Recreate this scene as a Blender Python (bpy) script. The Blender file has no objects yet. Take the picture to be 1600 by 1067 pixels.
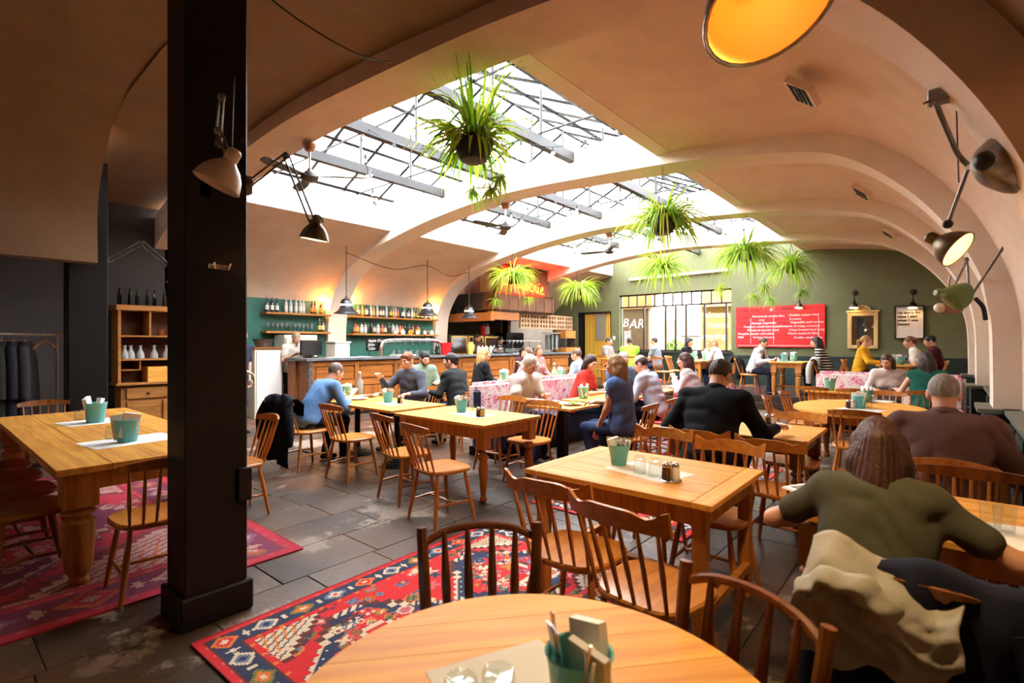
import bpy, bmesh, math, random
import numpy as np
from mathutils import Vector, Matrix, Euler
PI = math.pi
random.seed(7)
rng = np.random.default_rng(7)
scene = bpy.context.scene
COL = scene.collection

# ------------------------------------------------------------------ camera, sky, exposure
TH = math.atan2(678, 800); SN, CS = math.sin(TH), math.cos(TH); EYE = 1.5
cam_d = bpy.data.cameras.new('camera'); cam = bpy.data.objects.new('camera', cam_d); COL.objects.link(cam)
cam.location = (0, 0, EYE); cam.rotation_euler = (PI/2, 0, TH)
cam_d.sensor_width = 36; cam_d.lens = 18; cam_d.shift_y = 0.0016; cam_d.clip_start = 0.05
cam_d.dof.use_dof = True; cam_d.dof.focus_distance = 6.0; cam_d.dof.aperture_fstop = 2.8
scene.camera = cam
world = bpy.data.worlds.new('sky'); scene.world = world; world.use_nodes = True
bg = world.node_tree.nodes['Background']
bg.inputs[0].default_value = (0.96, 0.98, 1.0, 1); bg.inputs[1].default_value = 23.0      # bright overcast sky
scene.view_settings.view_transform = 'Standard'; scene.view_settings.look = 'None'
scene.view_settings.gamma = 1; scene.view_settings.exposure = 0.0
scene.view_settings.use_curve_mapping = False
scene.cycles.use_denoising = True
scene.cycles.max_bounces = 10; scene.cycles.diffuse_bounces = 5; scene.cycles.transparent_max_bounces = 16
scene.cycles.caustics_reflective = False; scene.cycles.caustics_refractive = False
scene.cycles.sample_clamp_indirect = 6

# ------------------------------------------------------------------ placing helpers (hall axis = +Y, across = +X)
def at(px, py, z=0.0):
    d = 800*(EYE-z)/(py-536); u = (px-800)/800
    return Vector((d*(-SN+CS*u), d*(CS+SN*u), z))
def atd(px, py, d):
    u = (px-800)/800
    return Vector((d*(-SN+CS*u), d*(CS+SN*u), EYE+(536-py)*d/800))

# ------------------------------------------------------------------ materials
MATS = {}
def mat(name, col, rough=.55, metal=0, col2=None, scale=6, stretch=(1,1,1), bump=0, bscale=None, emit=0, ecol=None,
        trans=0, coat=0, lo=.35, hi=.65, rand=0, alpha=1, detail=4, ior=1.45, spec=.5):
    if name in MATS: return MATS[name]
    m = bpy.data.materials.new(name); m.use_nodes = True; nt = m.node_tree; N = nt.nodes; L = nt.links
    b = N['Principled BSDF']
    b.inputs['Base Color'].default_value = (*col, 1); b.inputs['Roughness'].default_value = rough
    b.inputs['Metallic'].default_value = metal; b.inputs['IOR'].default_value = ior
    b.inputs['Specular IOR Level'].default_value = spec
    if trans: b.inputs['Transmission Weight'].default_value = trans
    if coat: b.inputs['Coat Weight'].default_value = coat; b.inputs['Coat Roughness'].default_value = .12
    if emit:
        b.inputs['Emission Color'].default_value = (*(ecol or col), 1); b.inputs['Emission Strength'].default_value = emit
    if col2 or bump:
        tc = N.new('ShaderNodeTexCoord'); mp = N.new('ShaderNodeMapping'); mp.inputs['Scale'].default_value = stretch
        L.new(tc.outputs['Object'], mp.inputs['Vector'])
        if rand:
            oi = N.new('ShaderNodeObjectInfo'); vm = N.new('ShaderNodeVectorMath'); vm.operation = 'SCALE'
            vm.inputs[0].default_value = (7.3, 5.1, 9.7); L.new(oi.outputs['Random'], vm.inputs['Scale'])
            L.new(vm.outputs[0], mp.inputs['Location'])
        nz = N.new('ShaderNodeTexNoise'); nz.inputs['Scale'].default_value = scale; nz.inputs['Detail'].default_value = detail
        nz.inputs['Roughness'].default_value = .6
        L.new(mp.outputs[0], nz.inputs['Vector'])
        if col2:
            rp = N.new('ShaderNodeValToRGB'); rp.color_ramp.elements[0].position = lo; rp.color_ramp.elements[1].position = hi
            rp.color_ramp.elements[0].color = (*col2, 1); rp.color_ramp.elements[1].color = (*col, 1)
            L.new(nz.outputs['Fac'], rp.inputs[0]); src = rp.outputs[0]
            if rand:
                hs = N.new('ShaderNodeHueSaturation'); mr = N.new('ShaderNodeMapRange')
                mr.inputs[3].default_value = 1-rand; mr.inputs[4].default_value = 1+rand
                L.new(oi.outputs['Random'], mr.inputs[0]); L.new(mr.outputs[0], hs.inputs['Value']); L.new(src, hs.inputs['Color']); src = hs.outputs[0]
            L.new(src, b.inputs['Base Color'])
        if bump:
            bp = N.new('ShaderNodeBump'); bp.inputs['Strength'].default_value = bump; bp.inputs['Distance'].default_value = .01
            if bscale:
                n2 = N.new('ShaderNodeTexNoise'); n2.inputs['Scale'].default_value = bscale; L.new(tc.outputs['Object'], n2.inputs['Vector']); L.new(n2.outputs['Fac'], bp.inputs['Height'])
            else: L.new(nz.outputs['Fac'], bp.inputs['Height'])
            L.new(bp.outputs[0], b.inputs['Normal'])
    MATS[name] = m; return m
def thin_glass(name, tint=(1,1,1), refl=.08, rough=.02, fresnel=False):
    m = bpy.data.materials.new(name); m.use_nodes = True; nt = m.node_tree; N = nt.nodes; L = nt.links
    N.remove(N['Principled BSDF']); out = N['Material Output']
    t = N.new('ShaderNodeBsdfTransparent'); t.inputs[0].default_value = (*tint, 1)
    g = N.new('ShaderNodeBsdfGlossy'); g.inputs['Roughness'].default_value = rough
    mx = N.new('ShaderNodeMixShader'); mx.inputs[0].default_value = refl*.35
    if fresnel:
        fr = N.new('ShaderNodeLayerWeight'); fr.inputs[0].default_value = .5; pw = N.new('ShaderNodeMath'); pw.operation = 'POWER'; pw.inputs[1].default_value = 3.0; sc = N.new('ShaderNodeMath'); sc.operation = 'MULTIPLY_ADD'; sc.inputs[1].default_value = .55; sc.inputs[2].default_value = .05
        L.new(fr.outputs['Facing'], pw.inputs[0]); L.new(pw.outputs[0], sc.inputs[0]); L.new(sc.outputs[0], mx.inputs[0])
    L.new(t.outputs[0], mx.inputs[1]); L.new(g.outputs[0], mx.inputs[2]); L.new(mx.outputs[0], out.inputs[0])
    return m
def attr_mat(name, rough=.95, bump=.3):
    m = mat(name, (.5,.1,.1), rough, bump=bump, bscale=400); N = m.node_tree.nodes; L = m.node_tree.links
    a = N.new('ShaderNodeVertexColor'); a.layer_name = 'pattern'; L.new(a.outputs[0], N['Principled BSDF'].inputs['Base Color'])
    return m
def leaf(name, c, tr=.45):
    m = mat(name, c, .45); N = m.node_tree.nodes; L = m.node_tree.links; t = N.new('ShaderNodeBsdfTranslucent'); t.inputs[0].default_value = (c[0]*1.1, c[1]*1.1, c[2]*.6, 1); mx = N.new('ShaderNodeMixShader'); mx.inputs[0].default_value = tr
    L.new(N['Principled BSDF'].outputs[0], mx.inputs[1]); L.new(t.outputs[0], mx.inputs[2]); L.new(mx.outputs[0], N['Material Output'].inputs[0]); return m
def wood(name, c1, c2, axis='x', rough=.5, coat=.03, rand=.1, scale=2.6, bump=.08):
    st = {'x': (.55, 9, 9), 'y': (9, .55, 9), 'z': (9, 9, .55)}[axis]
    return mat(name, c1, rough, col2=c2, scale=scale, stretch=st, bump=bump, coat=coat, rand=rand, lo=.3, hi=.62, detail=6, spec=.25)
PINE = ((.74,.37,.075), (.52,.21,.03))
pine_x = wood('pine_along_x', *PINE); pine_y = wood('pine_along_y', *PINE, axis='y'); pine_z = wood('pine_along_z', (.50,.20,.045), (.30,.10,.02), axis='z')
honey_x = wood('honey_pine_x', (.84,.41,.045), (.62,.24,.02)); honey_z = wood('honey_leg', (.45,.19,.04), (.26,.09,.018), axis='z')
beech = wood('beech_seat', (.56,.225,.045), (.38,.125,.02), axis='y', rough=.32, coat=.3)
beech_z = wood('beech_spindle', (.50,.185,.036), (.32,.095,.016), axis='z', rough=.33, coat=.3)
oldwood = wood('dark_beech_seat', (.30,.115,.03), (.16,.05,.014), axis='y', rough=.35, coat=.3)
oldwood_z = wood('dark_beech_spindle', (.24,.08,.02), (.12,.035,.01), axis='z', rough=.35, coat=.3)
walnut_z = wood('walnut_post', (.12,.036,.012), (.06,.018,.007), axis='z', rough=.35, coat=.3)
redpaint = mat('red_paint', (.62,.02,.022), .35, col2=(.42,.012,.015), scale=5, coat=.3)
barwood = wood('bar_oak', (.36,.125,.025), (.18,.055,.012), axis='y', rough=.4); barwood_z = wood('bar_oak_upright', (.33,.11,.022), (.16,.05,.011), axis='z', rough=.4)
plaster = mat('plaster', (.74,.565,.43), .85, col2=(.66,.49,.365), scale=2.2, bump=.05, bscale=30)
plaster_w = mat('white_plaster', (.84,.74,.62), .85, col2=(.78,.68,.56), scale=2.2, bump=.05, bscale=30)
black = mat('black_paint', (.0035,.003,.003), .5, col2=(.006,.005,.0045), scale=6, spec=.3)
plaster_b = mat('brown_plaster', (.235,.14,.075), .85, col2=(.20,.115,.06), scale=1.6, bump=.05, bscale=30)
blackm = mat('black_metal', (.012,.012,.014), .4, .3)
steel = mat('steel', (.62,.62,.64), .22, 1); steel_d = mat('worn_steel', (.30,.29,.28), .38, .9, col2=(.14,.12,.10), scale=14)
zinc = mat('zinc_top', (.20,.22,.25), .38, .35, col2=(.11,.12,.14), scale=5)
brass = mat('brass', (.55,.32,.08), .35, .9)
white = mat('white_paint', (.85,.84,.80), .5); cream = mat('cream_paint', (.80,.74,.60), .5)
paper = mat('paper', (.86,.86,.84), .8); kraft = mat('menu_paper', (.72,.68,.60), .8, col2=(.66,.62,.54), scale=3)
aqua = mat('aqua_enamel', (.13,.50,.52), .38, coat=.2); glass = thin_glass('clear_glass', (.95,.97,.97), .25, .03, True)
pepper = mat('peppercorns', (.10,.035,.02), .6, col2=(.03,.012,.01), scale=120); salt = mat('salt', (.8,.78,.74), .7)
pane = thin_glass('pane_glass')

# ------------------------------------------------------------------ mesh helpers
class MB:
    def __init__(s): s.v = []; s.f = []; s.m = []; s.cur = 0
    def add(s, v, f):
        n = len(s.v); s.v += [tuple(p) for p in v]; s.f += [tuple(i+n for i in q) for q in f]; s.m += [s.cur]*len(f); return s
    def slot(s, i): s.cur = i; return s
    def box(s, a, b, R=None, o=None):
        x0,y0,z0 = a; x1,y1,z1 = b
        v = [(x0,y0,z0),(x1,y0,z0),(x1,y1,z0),(x0,y1,z0),(x0,y0,z1),(x1,y0,z1),(x1,y1,z1),(x0,y1,z1)]
        if R is not None: v = [R @ Vector(p) + (Vector(o) if o is not None else Vector()) for p in v]
        return s.add(v, [(0,3,2,1),(4,5,6,7),(0,1,5,4),(1,2,6,5),(2,3,7,6),(3,0,4,7)])
    def bbox(s, a, b, c=.004):     # box with chamfered edges
        (x0,y0,z0), (x1,y1,z1) = a, b; c = min(c, (x1-x0)*.4, (y1-y0)*.4, (z1-z0)*.4)
        bm = bmesh.new(); vs = [bm.verts.new(p) for p in [(x0,y0,z0),(x1,y0,z0),(x1,y1,z0),(x0,y1,z0),(x0,y0,z1),(x1,y0,z1),(x1,y1,z1),(x0,y1,z1)]]
        for q in [(0,3,2,1),(4,5,6,7),(0,1,5,4),(1,2,6,5),(2,3,7,6),(3,0,4,7)]: bm.faces.new([vs[i] for i in q])
        bmesh.ops.bevel(bm, geom=bm.edges[:], offset=c, segments=1, affect='EDGES'); return s.bm(bm)
    def bm(s, bm, X=None):
        bm.verts.index_update(); v = [(X @ p.co) if X else p.co for p in bm.verts]; f = [[q.index for q in k.verts] for k in bm.faces]; bm.free(); return s.add(v, f)
    def prism(s, poly, z0, z1, ch=0, fn=None):
        n = len(poly); rings = [(poly, z0), (poly, z1)]
        if ch:
            cx = sum(p[0] for p in poly)/n; cy = sum(p[1] for p in poly)/n
            def ins(k):
                o = []
                for x, y in poly:
                    l = math.hypot(x-cx, y-cy) or 1; o.append((x-(x-cx)/l*k, y-(y-cy)/l*k))
                return o
            rings = [(ins(ch), z0), (poly, z0+ch), (poly, z1-ch), (ins(ch), z1)]
        v = [(x, y, z) for pl, z in rings for x, y in pl]
        if fn: v = [fn(*p) for p in v]
        f = [tuple(range(n-1, -1, -1)), tuple(range((len(rings)-1)*n, len(rings)*n))]
        for r in range(len(rings)-1): f += [(r*n+i, r*n+(i+1)%n, (r+1)*n+(i+1)%n, (r+1)*n+i) for i in range(n)]
        return s.add(v, f)
    def lathe(s, prof, n=16, X=None, cap=True):
        v = []; f = []
        for r, z in prof:
            for i in range(n): a = 2*PI*i/n; v.append(Vector((r*math.cos(a), r*math.sin(a), z)))
        for k in range(len(prof)-1): f += [(k*n+i, k*n+(i+1)%n, (k+1)*n+(i+1)%n, (k+1)*n+i) for i in range(n)]
        if cap and prof[0][0] > 1e-6: f.append(tuple(range(n-1, -1, -1)))
        if cap and prof[-1][0] > 1e-6: f.append(tuple(range((len(prof)-1)*n, len(prof)*n)))
        if X: v = [X @ p for p in v]
        return s.add(v, f)
    def tube(s, pts, r, n=8, cap=True):
        P = [Vector(p) for p in pts]; m = len(P); rr = r if hasattr(r, '__len__') else [r]*m
        v = []; f = []; up = None
        for i in range(m):
            t = (P[min(i+1, m-1)]-P[max(i-1, 0)]).normalized()
            if up is None: up = Vector((0,0,1)) if abs(t.z) < .9 else Vector((1,0,0))
            x = (up - t*up.dot(t))
            if x.length < 1e-4: x = t.orthogonal()
            x.normalize(); y = t.cross(x); up = x
            for k in range(n): a = 2*PI*k/n; v.append(P[i] + (x*math.cos(a)+y*math.sin(a))*rr[i])
        for i in range(m-1): f += [(i*n+k, i*n+(k+1)%n, (i+1)*n+(k+1)%n, (i+1)*n+k) for k in range(n)]
        if cap: f += [tuple(range(n-1, -1, -1)), tuple(range((m-1)*n, m*n))]
        return s.add(v, f)
    def ball(s, c, r, n=10, X=None):
        r = r if hasattr(r, '__len__') else (r, r, r); h = max(4, n//2+1); v = []; f = []
        for j in range(h+1):
            t = PI*j/h
            for i in range(n):
                a = 2*PI*i/n; p = Vector((r[0]*math.sin(t)*math.cos(a), r[1]*math.sin(t)*math.sin(a), -r[2]*math.cos(t)))
                if X: p = X @ p
                v.append(p + Vector(c))
        for j in range(h): f += [(j*n+i, j*n+(i+1)%n, (j+1)*n+(i+1)%n, (j+1)*n+i) for i in range(n)]
        return s.add(v, f)
    def mesh(s, name, mats=None, smooth=False):
        me = bpy.data.meshes.new(name); me.from_pydata(s.v, [], s.f)
        for m in (mats if isinstance(mats, (list, tuple)) else [mats]):
            if m: me.materials.append(m)
        if max(s.m, default=0): me.polygons.foreach_set('material_index', s.m)
        if smooth:
            me.polygons.foreach_set('use_smooth', [True]*len(me.polygons))
            if smooth != 'all': me.set_sharp_from_angle(angle=smooth if isinstance(smooth, float) else .7)
        me.update(); return me
    def obj(s, name, mats, parent=None, smooth=False, loc=None, rz=0): return place(name, s.mesh(name, mats, smooth), parent, loc, rz)
def place(name, me, parent=None, loc=None, rz=0):
    o = bpy.data.objects.new(name, me); COL.objects.link(o)
    if parent: o.parent = parent
    if loc is not None: o.location = loc
    if rz: o.rotation_euler = (0, 0, rz)
    return o
ORD = ['first','second','third','fourth','fifth','sixth','seventh','eighth','ninth','tenth','eleventh','twelfth','thirteenth','fourteenth','fifteenth','sixteenth','seventeenth','eighteenth','nineteenth','twentieth']+['twenty-%s' % o for o in ('first','second','third','fourth','fifth','sixth','seventh','eighth','ninth')]+['thirtieth']
def tag(o, label, cat, group=None):
    o['label'] = label; o['category'] = cat
    if group: o['group'] = group
    return o
def thing(name, label, cat, loc=(0,0,0), rz=0, group=None):
    return tag(place(name, None, None, loc, rz), label, cat, group)
def struct(o): o['kind'] = 'structure'; return o
def copy_tree(o, parent=None):
    c = o.copy(); COL.objects.link(c); c.parent = parent
    for ch in o.children: copy_tree(ch, c)
    return c
def frame(origin, zdir, ydir=None):
    z = Vector(zdir).normalized(); y = Vector(ydir) if ydir else (Vector((0,0,1)) if abs(z.z) < .95 else Vector((0,1,0)))
    x = y.cross(z).normalized(); y = z.cross(x)
    return Matrix(((x.x,y.x,z.x,origin[0]),(x.y,y.y,z.y,origin[1]),(x.z,y.z,z.z,origin[2]),(0,0,0,1)))
def curve(pts, n=8):      # Catmull-Rom through points
    P = [Vector(p) for p in pts]; P = [P[0]*2-P[1]]+P+[P[-1]*2-P[-2]]; o = []
    for i in range(1, len(P)-2):
        for k in range(n):
            t = k/n; o.append(.5*((2*P[i])+(P[i+1]-P[i-1])*t+(2*P[i-1]-5*P[i]+4*P[i+1]-P[i+2])*t*t+(3*P[i]-P[i-1]-3*P[i+1]+P[i+2])*t**3))
    return o+[P[-2]]
def clip_poly(poly, axis, lo, hi):
    for val, sg in ((lo, 1), (hi, -1)):
        o = []
        for i in range(len(poly)):
            a, b = poly[i-1], poly[i]; da = (a[axis]-val)*sg; db = (b[axis]-val)*sg
            if (da >= 0) != (db >= 0):
                t = da/(da-db); o.append((a[0]+(b[0]-a[0])*t, a[1]+(b[1]-a[1])*t))
            if db >= 0: o.append(b)
        poly = o
    return poly
def text(name, s, size, m, parent=None, loc=(0,0,0), rot=(PI/2,0,0), ext=.001, bold=0, shear=0, align='LEFT', space=1):
    cu = bpy.data.curves.new(name, 'FONT'); cu.body = s; cu.size = size; cu.extrude = ext; cu.offset = bold; cu.shear = shear
    cu.align_x = align; cu.resolution_u = 2; cu.space_character = space
    o = bpy.data.objects.new(name+'_tmp', cu); COL.objects.link(o)
    dg = bpy.context.evaluated_depsgraph_get(); me = bpy.data.meshes.new_from_object(o.evaluated_get(dg)); bpy.data.objects.remove(o)
    me.materials.clear(); me.materials.append(m); r = place(name, me, parent, loc); r.rotation_euler = rot; return r
# ------------------------------------------------------------------ the hall shell
RIB = [(-11.2,0),(-11.2,1.0),(-11.18,1.9),(-11.05,2.45),(-10.6,3.0),(-9.85,3.38),(-8.9,3.62),(-7.5,3.86),(-5.7,4.0),(-3.7,3.92),(-2.4,3.82),(-1.25,3.64),(-.76,3.44),(-.32,3.06),(0,2.64),(.22,2.2),(.31,1.8),(.33,1.2),(.33,0)]
RC = [(p.x, p.y) for p in curve([(a, b, 0) for a, b in RIB], 5)]
def rib_z(x):
    for (a, za), (b, zb) in zip(RC, RC[1:]):
        if a <= x <= b and b > a: return za+(zb-za)*(x-a)/(b-a)
    return 2.0
VL = curve([(-11.32,2.45,0),(-11.1,2.75,0),(-10.6,3.12,0),(-9.85,3.5,0),(-8.75,3.84,0)], 5)
VR = curve([(-2.95,4.02,0),(-2.2,3.96,0),(-1.15,3.82,0),(-.62,3.62,0),(-.15,3.2,0),(.18,2.75,0),(.4,2.25,0),(.5,1.8,0),(.52,1.2,0),(.52,0,0)], 5)
VM = curve([(-8.75,3.84,0),(-7.5,4.05,0),(-5.7,4.18,0),(-3.9,4.12,0),(-2.95,4.02,0)], 4)
SKX = (-8.75, -2.95)
def sheet(name, prof, y0, y1, m, th=.18, parent=None):
    """a thick curved shell: profile in X-Z, swept along Y"""
    P = [Vector((p[0], p[1])) for p in prof]; n = len(P); out = []
    for i in range(n):
        t = (P[min(i+1,n-1)]-P[max(i-1,0)]).normalized(); out.append(P[i]+Vector((-t.y, t.x))*th)
    v = []
    for y in (y0, y1):
        v += [(p.x, y, p.y) for p in P]+[(p.x, y, p.y) for p in out]
    f = []; o = 2*n
    for i in range(n-1):
        f += [(i, i+1, o+i+1, o+i), (n+i+1, n+i, o+n+i, o+n+i+1), (i+1, i, n+i, n+i+1), (o+i, o+i+1, o+n+i+1, o+n+i)]
    f += [(0, o, o+n, n), (n-1, 2*n-1, o+2*n-1, o+n-1)]
    b = MB(); b.add(v, f); return b.obj(name, m, parent, smooth=.9)
def vec2(l): return [(p.x, p.y) for p in l]
RIBY = [(2.75,3.25),(6.45,6.93),(9.8,10.26),(13.1,13.55)]
FARY = 15.7
ceiling = struct(place('ceiling', None))
bays = [(3.25,6.45),(6.93,9.8),(10.26,13.1),(13.55,FARY)]
for i, (a, b) in enumerate(bays):
    if i != 2: sheet('vault_side', vec2(VL), a-.2, b+.2, plaster, parent=ceiling)
    else: sheet('vault_side', [(-10.9,3.75),(-9.8,3.78),(-8.75,3.84)], a-.2, b+.2, plaster, parent=ceiling)
    sheet('vault_side', vec2(VR), a-.2, b+.2, plaster, parent=ceiling)
    # upstands of the roof light
    MB().box((SKX[0]-.2, a-.1, 3.82), (SKX[0], b+.1, 4.42)).obj('upstand', plaster_w, ceiling)
    MB().box((SKX[1], a-.1, 4.0), (SKX[1]+.2, b+.1, 4.42)).obj('upstand', plaster_w, ceiling)
# near bay: full vault between the first arch and the bulkhead, lower bulkhead over the left opening
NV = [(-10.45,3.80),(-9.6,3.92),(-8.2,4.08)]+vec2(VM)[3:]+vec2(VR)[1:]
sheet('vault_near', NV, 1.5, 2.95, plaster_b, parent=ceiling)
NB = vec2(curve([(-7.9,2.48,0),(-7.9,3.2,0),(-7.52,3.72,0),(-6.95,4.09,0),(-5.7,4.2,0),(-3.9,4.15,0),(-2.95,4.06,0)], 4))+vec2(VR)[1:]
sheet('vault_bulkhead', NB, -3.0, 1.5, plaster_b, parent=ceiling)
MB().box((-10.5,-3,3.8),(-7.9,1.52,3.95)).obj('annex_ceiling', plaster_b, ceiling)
for i, (a, b) in enumerate(RIBY):
    o = MB(); n = len(RC); top = []
    for x, z in RC:
        if SKX[0] < x < SKX[1]: top.append((x, 4.40))
        else: top.append((min(max(x*1.0, -11.6), .75) + (-.35 if x < -8 else .35 if x > -2 else 0), min(4.40, z+.35)))
    for y in (a, b): o.v += [(x, y, z) for x, z in RC]+[(x, y, z) for x, z in top]
    k = 2*n
    for j in range(n-1):
        q = [(j, j+1, k+j+1, k+j), (n+j+1, n+j, k+n+j, k+n+j+1), (j+1, j, n+j, n+j+1), (k+j, k+j+1, k+n+j+1, k+n+j)]
        o.f += q; o.m += [0]*4
    struct(o.obj('trim_%d' % (i+1), plaster_w if i else plaster, smooth=.5))
# glazed roof light along the whole hall
win = struct(place('window_1', None)); RX, RZ, EZ = -5.85, 5.75, 4.42
GY = [3.0+k*.79 for k in range(17)]
bar_me = MB(); 
def slope_pt(side, t, y, dz=0): 
    ex = SKX[0] if side < 0 else SKX[1]; return Vector((ex+(RX-ex)*t, y, EZ+(RZ-EZ)*t+dz))
for side in (-1, 1):
    for y in GY: MB().tube([slope_pt(side,0,y), slope_pt(side,1,y)], .034, 4).obj('glazing_bar', blackm, win)
    for t in (.02,.36,.68): MB().tube([slope_pt(side,t,GY[0],-.02), slope_pt(side,t,GY[-1],-.02)], .036, 4).obj('purlin', blackm, win)
    for y0, y1 in zip(GY, GY[1:]):
        for t0, t1 in ((0,.36),(.36,.68),(.68,1)):
            MB().add([slope_pt(side,t0,y0,.03), slope_pt(side,t0,y1,.03), slope_pt(side,t1,y1,.03), slope_pt(side,t1,y0,.03)], [(0,1,2,3)]).obj('pane', pane, win)
MB().tube([(RX,GY[0],RZ),(RX,GY[-1],RZ)], .04, 6).obj('ridge_bar', blackm, win)
for yy in (GY[0], GY[-1]):
    MB().add([(SKX[0],yy,EZ),(SKX[1],yy,EZ),(RX,yy,RZ)], [(0,1,2)]).obj('pane', pane, win)
for a, b in bays:
    for x in (-7.16,-5.78,-4.3):
        MB().box((x-.055,a-.05,4.22),(x+.055,b+.05,4.36)).obj('beam', mat('grey_beam',(.018,.018,.02),.6), win)
        for y in np.arange(a+.45, b, 1.0):
            zt = EZ+(RZ-EZ)*(1-abs(x-RX)/2.9); MB().tube([(x,y,4.34),(x,y,zt)], .022, 5).obj('hanger', blackm, win)
    for y in np.arange(a+.8, b, 1.6):
        MB().tube([(SKX[0],y,4.40),(SKX[1],y,4.40)], .016, 5).obj('tie_rod', blackm, win)

# floor: stone slabs, platform, tiles behind the bar
def slab_mat():
    m = mat('stone_slab', (.095,.063,.045), .4, col2=(.026,.017,.013), scale=1.6, bump=.25, bscale=26, rand=.35, lo=.38, hi=.68, detail=8)
    N = m.node_tree.nodes; L = m.node_tree.links; b = N['Principled BSDF']
    tc = N.new('ShaderNodeNewGeometry'); nz = N.new('ShaderNodeTexNoise'); nz.inputs['Scale'].default_value = 1.15; nz.inputs['Detail'].default_value = 9; nz.inputs['Roughness'].default_value = .72
    L.new(tc.outputs['Position'], nz.inputs['Vector'])
    rp = N.new('ShaderNodeValToRGB'); rp.color_ramp.elements[0].position = .54; rp.color_ramp.elements[1].position = .59
    L.new(nz.outputs['Fac'], rp.inputs[0])
    mx = N.new('ShaderNodeMix'); mx.data_type = 'RGBA'; src = b.inputs['Base Color'].links[0].from_socket
    L.new(rp.outputs[0], mx.inputs[0]); L.new(src, mx.inputs[6]); mx.inputs[7].default_value = (.25,.20,.165,1); 
    n3 = N.new('ShaderNodeTexNoise'); n3.inputs['Scale'].default_value = .8; L.new(tc.outputs['Position'], n3.inputs['Vector'])
    r3 = N.new('ShaderNodeValToRGB'); r3.color_ramp.elements[0].position = .5; r3.color_ramp.elements[1].position = .66
    L.new(n3.outputs['Fac'], r3.inputs[0]); m2 = N.new('ShaderNodeMix'); m2.data_type = 'RGBA'
    L.new(r3.outputs[0], m2.inputs[0]); L.new(mx.outputs[2], m2.inputs[6]); m2.inputs[7].default_value = (.115,.05,.026,1)
    m2.clamp_factor = True
    sc = N.new('ShaderNodeMath'); sc.operation = 'MULTIPLY'; sc.inputs[1].default_value = .6; L.new(r3.outputs[0], sc.inputs[0]); L.new(sc.outputs[0], m2.inputs[0])
    L.new(m2.outputs[2], b.inputs['Base Color'])
    rr = N.new('ShaderNodeMapRange'); rr.inputs[3].default_value = .27; rr.inputs[4].default_value = .55; L.new(nz.outputs['Fac'], rr.inputs[0]); L.new(rr.outputs[0], b.inputs['Roughness'])
    b.inputs['Specular IOR Level'].default_value = .35; return m
stone = slab_mat()
floor = struct(MB().box((-14.5,-3.2,-.3),(3.0,22.5,-.016)).obj('floor', mat('floor_joint', (.045,.036,.03), .8)))
rest = MB(); cells = []
x = -11.2
while x < 2.6:
    w = random.choice((.44,.47,.5)); y = -3.0-random.random()*.4
    while y < 12.5:
        l = random.choice((.5,.6,.7,.78)); cells.append((x, y, w, l)); y += l
    x += w
slab_cache = {}
for x, y, w, l in cells:
    g = .0025; vis = -.65*x+.763*y; near = -9.3 < x < .0 and .3 < y+l*.5 < 6.6 and vis > 1.2
    if near:
        k = (w, l)
        if k not in slab_cache: slab_cache[k] = MB().bbox((-w/2+g,-l/2+g,-.03),(w/2-g,l/2-g,0), .003).mesh('slab', stone)
        place('slab', slab_cache[k], floor, (x+w/2, y+l/2, -random.random()*.003))
    else: rest.bbox((x+g,y+g,-.03),(x+w-g,y+l-g,-.001), .003)
r = rest.obj('slab_field', stone, floor); r['kind'] = 'stuff'
tile = mat('brown_tile', (.17,.095,.06), .5, col2=(.11,.06,.04), scale=4, rand=.15)
for i in range(6):
    for j in range(12): MB().bbox((-11.2+.31*i,2.9+.31*j,-.004),(-10.9+.31*i,3.2+.31*j,.004), .003).obj('tile', tile, floor)
deck = struct(place('trim_9', None))
dk = wood('dark_board', (.035,.022,.016), (.018,.012,.010), axis='x', rough=.35)
MB().box((-11.2,12.45,0),(.5,12.75,.15)).obj('step', dk, deck)
for k in range(16): MB().bbox((-11.2,12.72+k*.187,.16),(.5,12.72+(k+1)*.187-.004,.30), .003).obj('board', dk, deck)
MB().box((-11.2,12.74,0),(.5,15.7,.16)).obj('riser', dk, deck)

# walls
green = mat('olive_wall', (.120,.130,.060), .7, col2=(.105,.114,.05), scale=3); teal = mat('teal_wall', (.030,.16,.125), .6, col2=(.022,.12,.095), scale=4)
dado = mat('dado_green', (.010,.022,.019), .45); annexw = mat('annex_wall', (.036,.028,.026), .8, col2=(.028,.022,.02), scale=2)
wf = struct(place('wall_far', None)); W0, W1, WZ0, WZ1 = -8.5, -4.83, 1.24, 3.12; D0, D1, DZ = -10.15, -8.82, 2.6
for nm, a, b, m in (('panel', (-11.6,FARY,0), (D0,FARY+.25,6), green), ('panel', (D1,FARY,0), (W0,FARY+.25,6), green), ('panel', (D0,FARY,DZ), (D1,FARY+.25,6), green),
    ('panel', (W0,FARY,0), (W1,FARY+.25,WZ0), dado), ('panel', (W0,FARY,WZ1), (W1,FARY+.25,4.4), green), ('panel', (W1,FARY,1.12), (.8,FARY+.25,4.4), green),
    ('dado', (W1,FARY-.03,0), (.8,FARY+.25,1.12), dado), ('dado_rail', (W1,FARY-.05,1.10), (.8,FARY,1.15), dado)):
    MB().box(a, b).obj(nm, m, wf)
for k in range(9): MB().box((W1+.1+k*.6,FARY-.045,.4),(W1+.6+k*.6,FARY-.03,1.0)).obj('dado_panel', dado, wf)
wl = struct(place('wall_left', None))
MB().box((-11.6,3.0,0),(-11.3,10.3,2.7)).obj('panel', teal, wl); MB().box((-11.6,13.1,0),(-11.3,FARY,3.5)).obj('panel', plaster_w, wl)
MB().box((-10.75,-3.2,0),(-10.4,3.0,4.0)).obj('panel', annexw, wl); MB().box((-11.6,2.9,0),(-10.4,3.0,4.0)).obj('panel', annexw, wl)
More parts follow.
